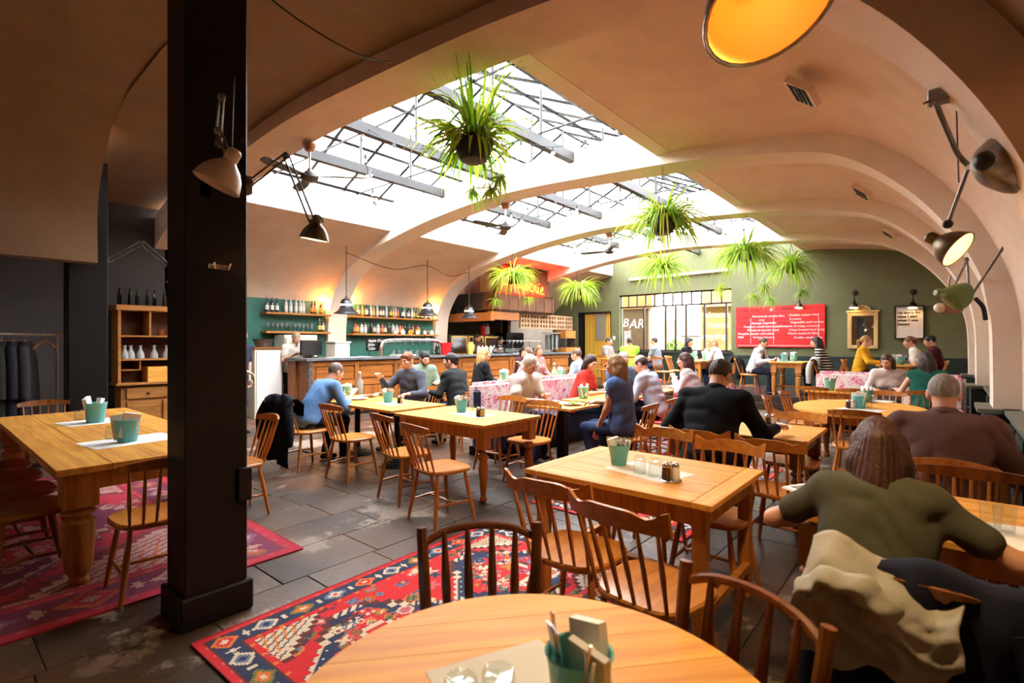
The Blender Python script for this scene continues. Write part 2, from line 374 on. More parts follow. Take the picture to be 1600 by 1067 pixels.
MB().box((-10.41,-3.2,0),(-10.385,1.1,1.25)).obj('dado', mat('annex_green',(.006,.03,.02),.6), wl)
wk = struct(place('wall_kitchen', None)); kw = mat('kitchen_wall', (.20,.16,.11), .6, col2=(.15,.12,.08), scale=3)
MB().box((-14.2,9.9,0),(-14.0,13.6,4.2)).obj('panel', kw, wk); MB().box((-14.2,9.9,0),(-11.3,10.1,4.2)).obj('panel', kw, wk)
MB().box((-14.2,13.3,0),(-11.3,13.5,4.2)).obj('panel', kw, wk); MB().box((-14.2,9.9,3.75),(-10.8,13.5,3.95)).obj('ceiling_panel', kw, wk)
wr = struct(place('wall_right', None))
MB().box((.55,-3.2,0),(.9,16,4.4)).obj('panel', plaster, wr)
sill = mat('ledge_paint', (.10,.11,.085), .5)
for a, b in [(3.25,6.45),(6.93,9.8),(10.26,13.1),(13.55,FARY)]:
    MB().box((.44,a,0),(.6,b,.88)).obj('dado', dado, wr); MB().box((.40,a,.86),(.6,b,.90)).obj('dado_ledge', sill, wr)
    for k in range(5): 
        w = (b-a)/5; MB().box((.425,a+k*w+.06,.15),(.45,a+(k+1)*w-.06,.78)).obj('dado_panel', dado, wr)
for a, b in RIBY[1:]:
    MB().box((.27,a-.06,0),(.5,b+.06,.86)).obj('pier_dado', dado, wr); MB().box((.22,a-.1,.86),(.5,b+.1,.90)).obj('pier_ledge', sill, wr)
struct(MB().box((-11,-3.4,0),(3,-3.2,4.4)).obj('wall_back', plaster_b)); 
# black cast columns
def column(label, x0, x1, y0, y1, h):
    c = thing('column', label, 'column', ((x0+x1)/2,(y0+y1)/2,0)); a, b = (x1-x0)/2, (y1-y0)/2
    MB().bbox((-a,-b,0),(a,b,h), .008).obj('shaft', black, c); MB().bbox((-a-.025,-b-.025,0),(a+.025,b+.025,.17), .01).obj('plinth', black, c); return c
pc = column('large square black column standing in the foreground', -3.3, -3.02, .93, 1.245, 4.25)
hk = MB(); hk.box((.14,-.05,.0),(.155,.05,.025)); hk.tube([(.15,-.03,.01),(.2,-.035,0),(.21,-.04,.03)], .006, 6); hk.tube([(.15,.03,.01),(.2,.035,0),(.21,.04,.03)], .006, 6)
hk.obj('coat_hook', steel, pc, loc=(0,0,1.9)); MB().box((.14,.1,.62),(.175,.165,.8)).obj('socket_box', blackm, pc)
column('black square column under the bulkhead beside the clothes rail', -8.5, -8.2, 1.27, 1.66, 3.8)

# far window: steel frame, panes, lettering, courtyard behind
w2 = struct(place('window_2', None)); fr = mat('window_frame_paint', (.025,.014,.012), .45); FY = FARY+.12
def fbar(x0, x1, z0, z1): MB().box((x0,FY-.03,z0),(x1,FY+.03,z1)).obj('window_bar', fr, w2)
ZT = 2.68
for z in (WZ0, ZT, WZ1-.04): fbar(W0, W1, z, z+.05)
xs = [W0+(W1-W0)*k/12 for k in range(13)]
for x in xs: fbar(x-.02, x+.02, ZT, WZ1)
lows = [W0, W0+.85, W0+1.6, W0+1.93, W0+2.27, W0+2.85, W0+3.5, W1]
for x in lows: fbar(x-.025, x+.025, WZ0, ZT)
for a, b in zip(xs, xs[1:]): MB().box((a+.02,FY-.004,ZT+.05),(b-.02,FY+.004,WZ1-.04)).obj('pane', pane, w2)
for a, b in zip(lows, lows[1:]): MB().box((a+.025,FY-.004,WZ0+.05),(b-.025,FY+.004,ZT)).obj('pane', pane, w2)
chalk = mat('chalk_white', (.85,.83,.78), .9)
for s, x, z, sz in (('B', -8.44, 2.06, .40), ('AR', -8.2, 2.0, .44), ('Welcome to', -5.95, 2.28, .26), ('home', -5.55, 1.96, .27), ('evening', -5.75, 1.64, .24)):
    text('lettering', s, sz, chalk, w2, (x, FARY+.10, z), ext=.002, shear=.2)
for k in range(14): 
    a = random.random()*6; MB().tube(curve([(-8.25+.12*math.cos(a+i*1.3), FARY+.1, 1.38+k*.04+.03*math.sin(i*2+a)) for i in range(5)], 4), .009, 4).obj('painted_scroll', chalk, w2)
MB().box((W0-.05,FARY-.06,WZ0-.06),(W1+.05,FARY+.1,WZ0)).obj('sill', dado, w2)
yard = struct(place('wall_courtyard', None)); yw = mat('courtyard_render', (.82,.80,.76), .9); ochre = mat('ochre_render', (.62,.36,.14), .9, col2=(.5,.28,.1), scale=2); brownw = mat('courtyard_brown', (.16,.10,.05), .8)
MB().box((-11,21.6,0),(0,21.8,2.9)).obj('panel', yw, yard); MB().box((-10.2,17.2,0),(-8.15,17.4,2.75)).obj('panel', brownw, yard); MB().box((-10.2,17.15,2.75),(-8.0,17.6,3.5)).obj('awning', ochre, yard)
MB().box((-6.55,18.0,0),(-4.6,18.2,3.5)).obj('panel', ochre, yard); MB().box((-6.55,17.8,2.75),(-4.6,18.0,2.9)).obj('awning', mat('tan_awning',(.45,.33,.2),.8), yard)
MB().box((-8.9,19.5,0),(-7.2,19.7,2.4)).obj('panel', mat('yellow_render',(.75,.55,.25),.9), yard)
rl = tag(place('balcony_railing', None, None, (-6.6,18.6,0)), 'wrought iron railing beyond the far window', 'railing')
MB().tube([(-.9,0,1.75),(.9,0,1.75)], .02, 6).obj('top_rail', blackm, rl); MB().tube([(-.9,0,.9),(.9,0,.9)], .02, 6).obj('bottom_rail', blackm, rl)
for k in range(13): MB().tube([(-.9+.15*k,0,.9),(-.9+.15*((k+1)%12),0,1.75)], .01, 5).obj('bar', blackm, rl)
bs = thing('potted_shrub', 'green shrub in a pot beyond the far window', 'plant', (-7.3,17.6,0))
MB().lathe([(.2,0),(.27,.9),(.25,.9),(.22,.8),(0,.8)], 14).obj('pot', mat('terracotta',(.4,.15,.07),.8), bs, True)
lf = MB()
for k in range(160):
    d = Vector((random.gauss(0,1),random.gauss(0,1),random.gauss(.2,1))).normalized(); p = Vector((0,0,1.25))+d*.36*random.random()**.4; X = frame(p, (random.gauss(0,1),random.gauss(0,1),random.random()))
    lf.add([X@Vector(q) for q in ((-.03,-.06,0),(.03,-.06,0),(.02,.06,.01),(-.02,.06,.01))], [(0,1,2,3)])
l = lf.obj('foliage', mat('shrub_leaf',(.12,.3,.03),.6), bs); l['kind'] = 'stuff'
# slatted yellow door
dr = struct(place('door_1', None)); gold = mat('yellow_slat', (.56,.32,.035), .45); 
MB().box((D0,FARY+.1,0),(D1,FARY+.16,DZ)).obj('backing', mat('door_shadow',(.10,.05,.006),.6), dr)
for k in range(15):
    w = (D1-D0-.3)/15; MB().bbox((D0+.25+k*w,FARY+.04,.3),(D0+.25+(k+.68)*w,FARY+.1,DZ-.06), .006).obj('slat', gold, dr)
MB().box((D0,FARY+.0,.3),(D0+.2,FARY+.1,DZ)).obj('dark_leaf', black, dr); MB().box((D0,FARY-.02,DZ-.06),(D1,FARY+.1,DZ)).obj('lintel', black, dr)
MB().bbox((D1-.62,FARY+.005,1.6),(D1-.22,FARY+.04,2.56), .004).obj('notice_board', mat('slate_board',(.17,.16,.12),.6), dr)
MB().box((-8.74,FARY-.012,1.62),(-8.66,FARY,1.74)).obj('light_switch', white, wf)
MB().tube([(-8.1,FARY-.06,3.62),(-4.9,FARY-.06,3.66)], .045, 8).obj('duct_pipe', plaster_w, wf)
# ------------------------------------------------------------------ chairs
def seat_poly(w, d, n=28):
    o = []
    for i in range(n):
        a = 2*PI*i/n; c, s = math.cos(a), math.sin(a); e = .62
        x = (abs(c)**e)*math.copysign(1,c)*w/2; y = (abs(s)**e)*math.copysign(1,s)*d/2
        o.append((x*(1+.07*y/(d/2)), y))
    return o
SPINE = lambda x, z: (x, -.185-.10*(z-.45)/.4 - .045*(1-(x/.21)**2), z)     # the raked, bowed back surface
def crest_mesh(style, m):
    o = MB(); n = 18; top = []; bot = []
    for i in range(n+1):
        t = -1+2*i/n; x = t*.225
        if style == 'wave': zt = .856 - .020*math.exp(-((abs(t)-.66)/.17)**2) + .016*max(0, (abs(t)-.78)/.22)**.8 - .003*abs(t); zb = .780-.004*abs(t)
        else: zt = .850 - .012*t*t*2; zb = .785
        top.append((x, zt)); bot.append((x, zb))
    v = []; th = .017
    for (x, zt), (_, zb) in zip(top, bot):
        for z, k in ((zb, 1), (zt, 1), (zt, -1), (zb, -1)):
            p = SPINE(x, z); v.append((p[0], p[1]+k*th/2*(1.0), p[2]))
    f = []
    for i in range(n):
        a = i*4; b = a+4
        for k in range(4): f.append((a+k, a+(k+1)%4, b+(k+1)%4, b+k))
    f += [(3,2,1,0), (n*4, n*4+1, n*4+2, n*4+3)]
    o.add(v, f); return o.mesh('top_rail', m, smooth=.6)
CH = {}
def chair_parts(style, seat_m, sp_m, dip=None):
    k = (style, seat_m.name, dip.name if dip else '')
    if k in CH: return CH[k]
    P = []
    P.append(('seat', MB().prism(seat_poly(.43,.42), .425, .458, ch=.009).mesh('seat', seat_m, smooth=.6)))
    if style in ('wave', 'plain'):
        P.append(('top_rail', crest_mesh(style, sp_m if style == 'plain' else seat_m)))
        n = 6
        for i in range(n):
            x = -.17+.34*i/(n-1); b = Vector((x*.92, -.165-.03*(1-(x/.2)**2), .45)); t = Vector(SPINE(x*1.06, .80)); md = b.lerp(t, .45)
            fat = .0115 if 0 < i < n-1 else .013
            P.append(('spindle', MB().tube([b, b.lerp(t,.25), md, b.lerp(t,.7), t], [.008,.0095,fat,.0095,.007], 7).mesh('spindle', sp_m, smooth=True)))
    else:       # bow: stout posts and a curved hoop rail between them
        for s in (-1, 1):
            P.append(('post', MB().tube([(s*.175,-.17,.44),(s*.185,-.20,.6),(s*.20,-.245,.87)], [.021,.020,.018], 8).mesh('post', sp_m, smooth=True)))
        P.append(('hoop_rail', MB().tube(curve([(-.20,-.238,.815),(-.12,-.27,.845),(0,-.285,.855),(.12,-.27,.845),(.20,-.238,.815)], 5), .0135, 8).mesh('hoop_rail', sp_m, smooth=True)))
        for x in (-.115,-.04,.04,.115):
            b = Vector((x*.95,-.19,.45)); t = Vector((x*1.08,-.283+abs(x)*.2,.85))
            P.append(('spindle', MB().tube([b, b.lerp(t,.3), b.lerp(t,.55), b.lerp(t,.8), t], [.009,.012,.016,.012,.008], 8).mesh('spindle', sp_m, smooth=True)))
    for sx in (-1, 1):
        for sy in (-1, 1):
            a = Vector((sx*.145, sy*.135, .43)); b = Vector((sx*.205, sy*.20, 0))
            if dip:
                o = MB(); o.tube([a, a.lerp(b,.4), a.lerp(b,.62)], [.013,.019,.017], 8); o.slot(1); o.tube([a.lerp(b,.62), b], [.0172,.012], 8)
                P.append(('leg', o.mesh('leg', [sp_m, dip], smooth=True)))
            else: P.append(('leg', MB().tube([a, a.lerp(b,.4), a.lerp(b,.62), b], [.013,.019,.017,.012], 8).mesh('leg', sp_m, smooth=True)))
    for s in (-1, 1): P.append(('stretcher', MB().tube([(s*.182,-.17,.17),(s*.182,0,.18),(s*.182,.17,.17)], [.008,.012,.008], 7).mesh('stretcher', sp_m, smooth=True)))
    P.append(('stretcher', MB().tube([(-.182,0,.18),(0,0,.18),(.182,0,.18)], [.008,.012,.008], 7).mesh('stretcher', sp_m, smooth=True)))
    CH[k] = P; return P
KIND = {'wave': ('wave', beech, beech_z, None), 'plain': ('plain', beech, beech_z, None), 'red': ('plain', redpaint, redpaint, None), 'dip': ('plain', beech, beech_z, redpaint),
        'bow': ('bow', oldwood, walnut_z, None), 'bowl': ('bow', beech, oldwood_z, None), 'old': ('wave', oldwood, oldwood_z, None), 'dark': ('plain', oldwood, oldwood_z, None)}
def chair(kind, x, y, deg, label, group=None, z=0, scale=1):
    r = thing('dining_chair', label, 'chair', (x, y, z), math.radians(deg), group)
    for nm, me in chair_parts(*KIND[kind]): place(nm, me, r)
    if scale != 1: r.scale = (scale,)*3
    return r
# ------------------------------------------------------------------ tables
def turned(h, r, style=0):
    if style == 0: return [(r*.62,0),(r*.75,.03),(r*.62,.06),(r*.9,.10),(r*1.0,.2*h),(r*1.12,.45*h),(r*1.15,.56*h),(r*.78,.60*h),(r*.80,.615*h),(r*1.2,.635*h),(r*1.2,.655*h),(r*.8,.675*h),(r*1.1,.70*h)]
    return [(r*.55,0),(r*.85,.025),(r*.55,.055),(r*.62,.09),(r*1.05,.45*h),(r*.7,.55*h),(r*1.2,.58*h),(r*1.2,.60*h),(r*.7,.63*h),(r*1.1,.66*h)]
def table(label, x0, x1, y0, y1, h=.74, z=0, deg=0, leg='turned', top=None, legm=None, planks='x', npl=5, lr=.036, apron=.10, bread=False, stretch=False, thick=.03, inset=.05, cat='table', group=None):
    cx, cy = (x0+x1)/2, (y0+y1)/2; a, b = (x1-x0)/2, (y1-y0)/2
    t = thing('dining_table', label, cat, (cx, cy, z), math.radians(deg), group)
    top = top or (pine_x if planks == 'x' else pine_y); legm = legm or pine_z; e = .10 if bread else 0
    if planks == 'x':
        for k in range(npl): MB().bbox((-a+e, -b+2*b*k/npl+.0007, h-thick),(a-e, -b+2*b*(k+1)/npl-.0007, h), .0025).obj('plank', top, t)
        if bread:
            for s in (-1, 1): MB().bbox((min(s*a, s*(a-e+.001)), -b, h-thick),(max(s*a, s*(a-e+.001)), b, h), .003).obj('end_board', pine_y, t)
    else:
        for k in range(npl): MB().bbox((-a+2*a*k/npl+.0007, -b, h-thick),(-a+2*a*(k+1)/npl-.0007, b, h), .0025).obj('plank', top, t)
    i = inset; zt = h-thick
    if leg == 'pedestal':
        MB().lathe([(.22,0),(.225,.012),(.20,.02),(.20,.03),(.165,.035),(.165,.045),(.12,.05),(.12,.06),(.07,.066),(.045,.09),(.038,.12),(.038,zt-.08),(.06,zt-.03),(.06,zt)], 28).obj('pedestal', mat('cast_iron',(.018,.018,.022),.4,.6), t, smooth=.5)
        for s in (-1, 1): MB().box((-.03 if s > 0 else -a*.8, -b*.8 if s > 0 else -.03, zt-.03),(.03 if s > 0 else a*.8, b*.8 if s > 0 else .03, zt)).obj('bearer', blackm, t)
        return t
    if leg == 'post':
        MB().bbox((-.055,-.055,.02),(.055,.055,zt), .006).obj('post', black, t); MB().bbox((-.25,-.25,0),(.25,.25,.025), .006).obj('foot', black, t)
        MB().box((-a*.7,-.04,zt-.03),(a*.7,.04,zt)).obj('bearer', black, t); return t
    for sx in (-1, 1):
        for sy in (-1, 1):
            px, py = sx*(a-i-lr), sy*(b-i-lr)
            if leg == 'square': MB().bbox((px-lr,py-lr,0),(px+lr,py+lr,zt), .004).obj('leg', legm, t)
            else:
                o = MB(); o.lathe(turned(zt, lr, 1 if leg == 'turned2' else 0), 16, Matrix.Translation((px,py,0))); o.box((px-lr*1.15,py-lr*1.15,zt*.70),(px+lr*1.15,py+lr*1.15,zt)); o.obj('leg', legm, t, smooth=.5)
    ya, xa = b-i-lr*.5, a-i-lr*.5
    for s in (-1, 1):
        MB().box((-xa, s*ya-.011, zt-apron),(xa, s*ya+.011, zt)).obj('apron', legm, t); MB().box((s*xa-.011, -ya, zt-apron),(s*xa+.011, ya, zt)).obj('apron', legm, t)
    if stretch:
        for s in (-1, 1): MB().bbox((s*xa-.02,-ya,.16),(s*xa+.02,ya,.21), .004).obj('stretcher', legm, t)
        MB().bbox((-xa,-.03,.165),(xa,.03,.205), .004).obj('stretcher', legm, t)
    return t
def round_table(label, cx, cy, rx, ry, h=.74, npl=7, axis=1, top=None, legm=None, legs='turned2', deg=0, thick=.028):
    t = thing('round_table', label, 'table', (cx, cy, 0), math.radians(deg)); R = rx if axis == 0 else ry
    el = [(rx*math.cos(2*PI*i/96), ry*math.sin(2*PI*i/96)) for i in range(96)]; W = rx if axis == 0 else ry
    for k in range(npl):
        pl = clip_poly(el, axis, -W+2*W*k/npl+.0006, -W+2*W*(k+1)/npl-.0006); MB().prism(pl, h-thick, h, ch=.002).obj('plank', top or honey_x, t)
    zt = h-thick; lr = .042; k = .62
    for sx in (-1, 1):
        for sy in (-1, 1):
            px, py = sx*rx*k, sy*ry*k
            o = MB(); o.lathe(turned(zt, lr, 1), 16, Matrix.Translation((px,py,0))); o.box((px-lr*1.1,py-lr*1.1,zt*.7),(px+lr*1.1,py+lr*1.1,zt)); o.obj('leg', legm or honey_z, t, smooth=.5)
    for s in (-1, 1):
        MB().box((-rx*k,s*ry*k-.012,zt-.12),(rx*k,s*ry*k+.012,zt)).obj('apron', legm or honey_z, t); MB().box((s*rx*k-.012,-ry*k,zt-.12),(s*rx*k+.012,ry*k,zt)).obj('apron', legm or honey_z, t)
    return t
round_table('round honey pine table cut off by the bottom edge of the photo', -.63, .815, .525, .525, deg=50, npl=8)
table('pine table with end boards, bucket and two upturned glasses in the middle foreground', -1.95, -.83, 2.42, 3.31, leg='square', bread=True, npl=5, lr=.034, stretch=True)
table('pale pine table with turned legs and three spindle chairs around it', -4.58, -3.24, 3.42, 4.30, leg='turned2', npl=5, lr=.045, apron=.12)
table('square pine table on a ribbed cast iron pedestal', -5.62, -4.74, 3.50, 4.33, leg='pedestal', npl=4)
table('pine table holding the plate of the man in the blue hoodie', -6.62, -5.64, 3.56, 4.38, leg='pedestal', npl=4)
table('pine table where the man in the black suit sits reading', -1.98, -.81, 4.47, 5.33, leg='turned', npl=5, lr=.04, legm=wood('red_brown_leg',(.20,.07,.02),(.10,.03,.01),axis='z'))
round_table('oval pine table with two aqua buckets near the floral bench', -.80, 7.3, .66, .92, npl=6, legm=pine_z, top=pine_x, axis=1)
table('pine table under the elbows of the woman in the khaki shirt', -.56, .41, 2.58, 3.36, leg='turned', npl=4, lr=.034)
table('dark edged table in front of the grey haired man', -.30, .38, 4.75, 5.55, leg='square', npl=4, top=oldwood)
table('long rustic plank table on the left beside the black column', -7.30, -3.98, .56, 1.64, leg='turned', npl=4, top=wood('rustic_plank',(.66,.33,.06),(.40,.15,.03)), legm=honey_z, lr=.075, thick=.04, apron=.12, h=.75)
table('small pine table on a black post between the old man and the woman in blue', -3.96, -3.28, 4.92, 5.56, leg='post', npl=4)
table('pine table with an aqua bucket between the red top woman and the striped shirt man', -3.96, -3.28, 5.72, 6.9, leg='post', npl=4)
table('pine table with cups beside the red chairs', -4.05, -3.36, 7.35, 8.2, leg='post', npl=4)
table('pine table between the bearded man and the woman with black hair', -6.78, -6.0, 5.15, 6.0, leg='pedestal', npl=4)
table('pine table behind the floral booth where the blonde woman eats', -7.0, -5.75, 6.95, 7.65, leg='pedestal', npl=4, z=.05)
table('pine table at the bar end with a glass bottle and bucket', -6.7, -5.6, 8.0, 9.3, leg='pedestal', npl=4, z=.05)
table('sturdy pine table with stretchers below the red menu board', -3.14, -2.44, 12.88, 13.9, leg='turned', npl=4, lr=.05, z=.30, h=.77, stretch=True)
table('pine table beside the woman in the yellow cardigan', -1.12, -.52, 13.0, 14.3, leg='square', npl=4, z=.30, h=.75)
table('pine table below the lettered window panes', -5.35, -4.72, 13.0, 14.3, leg='square', npl=4, z=.30, h=.75, apron=.18)
table('pine table of the group by the yellow slatted door', -7.85, -6.9, 13.3, 14.2, leg='square', npl=4, z=.30, h=.75, apron=.18)
table('small table in front of the floral bench with a lone bucket', -1.75, -.85, 9.35, 9.9, leg='square', npl=4)

# chairs (degrees: 0 faces the far wall, 90 faces the bar, 180 faces the back of the room)
chair('bow', -1.05, 1.12, 228, 'dark hoop back chair across the round table, left one')
chair('bowl', -.47, 1.16, 160, 'hoop back chair with light posts at the right of the round table')
chair('wave', -1.42, 2.18, 4, 'spindle chair with wavy top rail at the near left side of the bucket table', scale=1.03)
chair('wave', -.95, 2.06, -6, 'spindle chair with wavy top rail nearest the camera at the bucket table', scale=1.03)
chair('wave', -1.62, 3.42, 182, 'wavy top spindle chair at the far side of the bucket table, left one')
chair('wave', -1.10, 3.22, 178, 'wavy top spindle chair at the far side of the bucket table, right one')
chair('wave', -1.42, 4.10, 2, 'wavy top chair under the man in the black suit')
chair('wave', -.90, 4.04, -2, 'empty wavy top chair to the right of the man in the black suit')
chair('wave', -1.05, 5.10, 178, 'wavy top chair pushed in at the far side of the suited man\'s table')
chair('plain', -1.72, 5.40, 182, 'chair end peeking from behind the suited man\'s right shoulder')
chair('plain', -5.08, 3.22, 2, 'spindle chair in front of the cast iron pedestal table')
chair('plain', -5.92, 3.12, 0, 'chair of the man in the blue hoodie with a dark coat over it')
chair('plain', -3.98, 3.12, -8, 'left one of two spindle chairs on the near side of the pale pine table')
chair('plain', -3.28, 2.94, -8, 'right one of two spindle chairs on the near side of the pale pine table')
chair('plain', -3.46, 4.38, 176, 'spindle chair on the far side of the pale pine table, right one')
chair('plain', -4.08, 4.55, 182, 'spindle chair on the far side of the pale pine table, left one')
chair('plain', -5.30, 5.12, 96, 'spindle chair under the woman with black hair')
chair('plain', -5.85, 4.82, 178, 'chair under the man in the slate sweater')
chair('plain', -6.95, 5.75, -95, 'chair under the bearded man in green')
chair('plain', -2.72, 5.22, 92, 'spindle chair under the woman in the blue top')
chair('plain', -2.78, 5.98, 92, 'spindle chair behind the woman in the blue top')
chair('red', -2.92, 6.62, 88, 'red painted chair under the man in the striped shirt')
chair('red', -2.98, 7.22, 84, 'empty red painted chair beside the man in the striped shirt')
chair('red', -2.78, 7.80, 92, 'red painted chair under the woman in the white blouse')
chair('red', -3.55, 8.65, 180, 'red chair at the far side of the cup table, nearest the white blouse')
chair('red', -4.2, 8.7, 184, 'red chair at the far side of the cup table, left one')
chair('plain', -.70, 6.30, 2, 'plain topped chair at the near side of the oval table')
chair('plain', -1.42, 6.95, -86, 'chair at the left of the oval table, nearer one')
chair('plain', -1.40, 7.72, -94, 'chair at the left of the oval table, farther one')
chair('plain', -.62, 8.35, 180, 'chair at the far side of the oval table')
chair('dark', -.20, 6.28, 20, 'dark chair by the right edge of the oval table')
chair('plain', -1.55, 9.15, 0, 'chair at the small bench table, left one')
chair('plain', -1.02, 9.12, 0, 'chair at the small bench table, right one')
chair('plain', -.22, 9.35, 4, 'chair under the woman in the green top')
chair('old', -.03, 2.08, -2, 'dark chair under the woman in khaki, hung with a jacket')
chair('plain', .02, 3.45, 184, 'pale topped chair between the khaki woman\'s table and the grey haired man')
chair('dark', .10, 3.92, 0, 'chair under the grey haired man')
chair('wave', .62, 3.6, 182, 'chair rail showing at the right edge behind the grey haired man')
chair('plain', -3.72, .98, 88, 'spindle chair at the near end of the long rustic table')
for k, (x, l) in enumerate(((-4.48,'nearest'),(-5.06,'second'),(-5.64,'third'),(-6.2,'fourth'))):
    chair('dark', x, .50, 3-2*k, 'dark spindle chair along the left side of the rustic table, %s from the camera' % l)
chair('dark', -7.6, 1.0, -92, 'chair at the far end of the long rustic table')
chair('plain', -4.75, 1.86, 178, 'chair on the column side of the rustic table, nearer one'); chair('plain', -5.6, 1.88, 183, 'chair on the column side of the rustic table, farther one')
Z = .30
chair('dip', -3.62, 13.15, -88, 'chair with red dipped legs left of the table below the menu board', z=Z)
chair('dip', -4.22, 13.25, 92, 'chair with red dipped legs under the long haired woman in white', z=Z)
chair('dip', -2.0, 13.45, 90, 'chair under the woman in the striped top', z=Z)
chair('plain', -1.95, 13.0, -85, 'chair draped with a pale coat beside the yellow cardigan', z=Z)
chair('plain', -1.45, 13.45, -90, 'chair under the woman in the yellow cardigan', z=Z)
chair('plain', -.28, 13.7, 90, 'chair under the woman with the bun', z=Z)
chair('plain', -5.72, 13.0, -20, 'spindle chair at the corner of the window table', z=Z)
chair('plain', -6.62, 13.05, 14, 'spindle chair beside the neon vest', z=Z)
chair('plain', -5.65, 13.75, -90, 'chair under the woman in black at the window', z=Z)
chair('plain', -8.2, 13.2, -60, 'chair by the yellow slatted door', z=Z)
chair('plain', -7.5, 12.98, 4, 'chair in front of the group by the slatted door', z=Z)

# rugs: woven pattern worked out cell by cell
def hexc(*c): return np.array(c, float)
RED, NAVY, IVORY, RUST, OLIVE, PINK, BROWN, BLUE = [hexc(*c) for c in ((.56,.012,.018),(.018,.028,.075),(.62,.50,.36),(.60,.16,.025),(.16,.15,.05),(.55,.10,.12),(.10,.022,.018),(.12,.17,.27))]
def rug_pattern(nx, ny, seed, dim=1.0, pinkish=0):
    r = np.random.default_rng(seed); A = np.zeros((nx, ny, 3)); A[:] = RED
    X, Y = np.meshgrid(np.arange(nx), np.arange(ny), indexing='ij'); e = np.minimum(np.minimum(X, nx-1-X), np.minimum(Y, ny-1-Y))
    bw = max(10, int(min(nx, ny)*.14))
    along = np.where(np.minimum(X, nx-1-X) < np.minimum(Y, ny-1-Y), Y, X)
    def motif(cx, cy, s, kind, c1, c2, c3):
        dx = np.abs(X-cx); dy = np.abs(Y-cy)
        if kind == 0: d = dx+dy; A[d < s] = c1; A[d < s*.66] = c2; A[d < s*.33] = c3
        elif kind == 1: A[(np.maximum(dx, dy) < s*.8)] = c1; A[(np.minimum(dx, dy) < s*.25) & (np.maximum(dx, dy) < s*.8)] = c2
        elif kind == 2: d = np.hypot(dx, dy); A[d < s*.8] = c1; A[(d < s*.8) & ((dx.astype(int)+dy.astype(int)) % 3 == 0)] = c2; A[d < s*.3] = c3
        elif kind == 3: A[(dx < s*.9) & (dy < s*.3)] = c1; A[(dx < s*.3) & (dy < s*.9)] = c1; A[(np.abs(dx-dy) < 1.2) & (dx < s)] = c2
        else: d = np.maximum(dx+dy*.5, dy); A[d < s] = c1; A[d < s*.7] = c2; A[(d < s*.7) & ((X+Y) % 4 == 0)] = c3
    cols = [IVORY, RUST, NAVY, OLIVE, PINK, BROWN, BLUE, RED]
    fx0, fy0, fx1, fy1 = bw, bw, nx-bw, ny-bw
    for _ in range(int((fx1-fx0)*(fy1-fy0)/120)):       # small field motifs
        cx = int(r.integers(fx0, max(fx0+1, fx1))); cy = int(r.integers(fy0, max(fy0+1, fy1))); c = r.permutation(8)
        motif(cx, cy, r.uniform(2.2, 5.0), int(r.integers(0, 5)), cols[c[0]], cols[c[1]], cols[c[2]])
    nm = max(1, round((ny-2*bw)/(nx-2*bw)/1.15)); step = (ny-2*bw)/nm                    # stepped medallions
    for k in range(nm):
        cy = bw+step*(k+.5); cx = (nx-1)/2; sx = (nx-2*bw)/2
        q = 4; dx = (np.abs(X-cx)//q*q)/sx; dy = (np.abs(Y-cy)//q*q)/(step/2); d = np.maximum(dx*.95, (dx+dy)*.78)
        inside = e > bw
        for lim, c in ((.74, BROWN), (.71, IVORY), (.65, NAVY), (.50, RUST), (.475, RED)): A[(d < lim) & inside] = c
        hatch = ((X+Y) % 5 < 2); A[(d < .71) & (d > .675) & hatch & inside] = NAVY
        for _ in range(70):
            a = r.uniform(0, 6.28); rad = r.uniform(0, .8); mx = cx+math.cos(a)*rad*sx*.8; my = cy+math.sin(a)*rad*step*.36; c = r.permutation(8)
            s = r.uniform(2, 4.5); kd = int(r.integers(0, 5)); motif(mx, my, s, kd, cols[c[0]], cols[c[1]], cols[c[2]]); motif(2*cx-mx, my, s, kd, cols[c[0]], cols[c[1]], cols[c[2]])
        d2 = np.maximum(np.abs(X-cx)//3*3/sx*1.5, (np.abs(X-cx)//3*3/sx+np.abs(Y-cy)//3*3/(step/2))*1.1)
        for lim, c in ((.44, BROWN), (.41, IVORY), (.33, RED)): A[(d2 < lim) & inside] = c
        for _ in range(16): c = r.permutation(8); motif(cx+r.uniform(-.2,.2)*sx, cy+r.uniform(-.16,.16)*step, r.uniform(2,3.5), int(r.integers(0,5)), cols[c[0]], cols[c[1]], cols[c[2]])
    # corner pieces in ivory
    for sx_ in (0, 1):
        for sy_ in (0, 1):
            ax = np.abs(X-(bw if sx_ == 0 else nx-1-bw)); ay = np.abs(Y-(bw if sy_ == 0 else ny-1-bw)); L = (nx-2*bw)*.30; dd = (ax//3*3)+(ay//3*3)*.8
            k = (e > bw) & (dd < L); A[k] = IVORY; A[k & (dd > L*.88)] = BROWN; A[k & ((ax*3+ay*2) % 11 < 3) & (dd < L*.8)] = NAVY; A[k & ((ax+ay*3) % 13 < 3) & (dd < L*.7)] = RUST
    # borders
    b = e < bw; A[b] = NAVY
    for lo, hi, c1, c2, p in ((0, .07, RED, RED, 3), (.07, .16, PINK, RED, 4), (.16, .20, BROWN, BROWN, 2), (.80, .86, BROWN, BROWN, 2), (.86, .95, RUST, RED, 5), (.95, 1.0, BROWN, BROWN, 2)):
        k = (e >= lo*bw) & (e < hi*bw); A[k] = np.where(((along//2) % p == 0)[..., None], c1, c2)[k]
    mid = np.abs(e-bw*.5)/(bw*.3); per = bw*1.05; ph = (along % per)/per-.5; idx = (along//per).astype(int) % 4
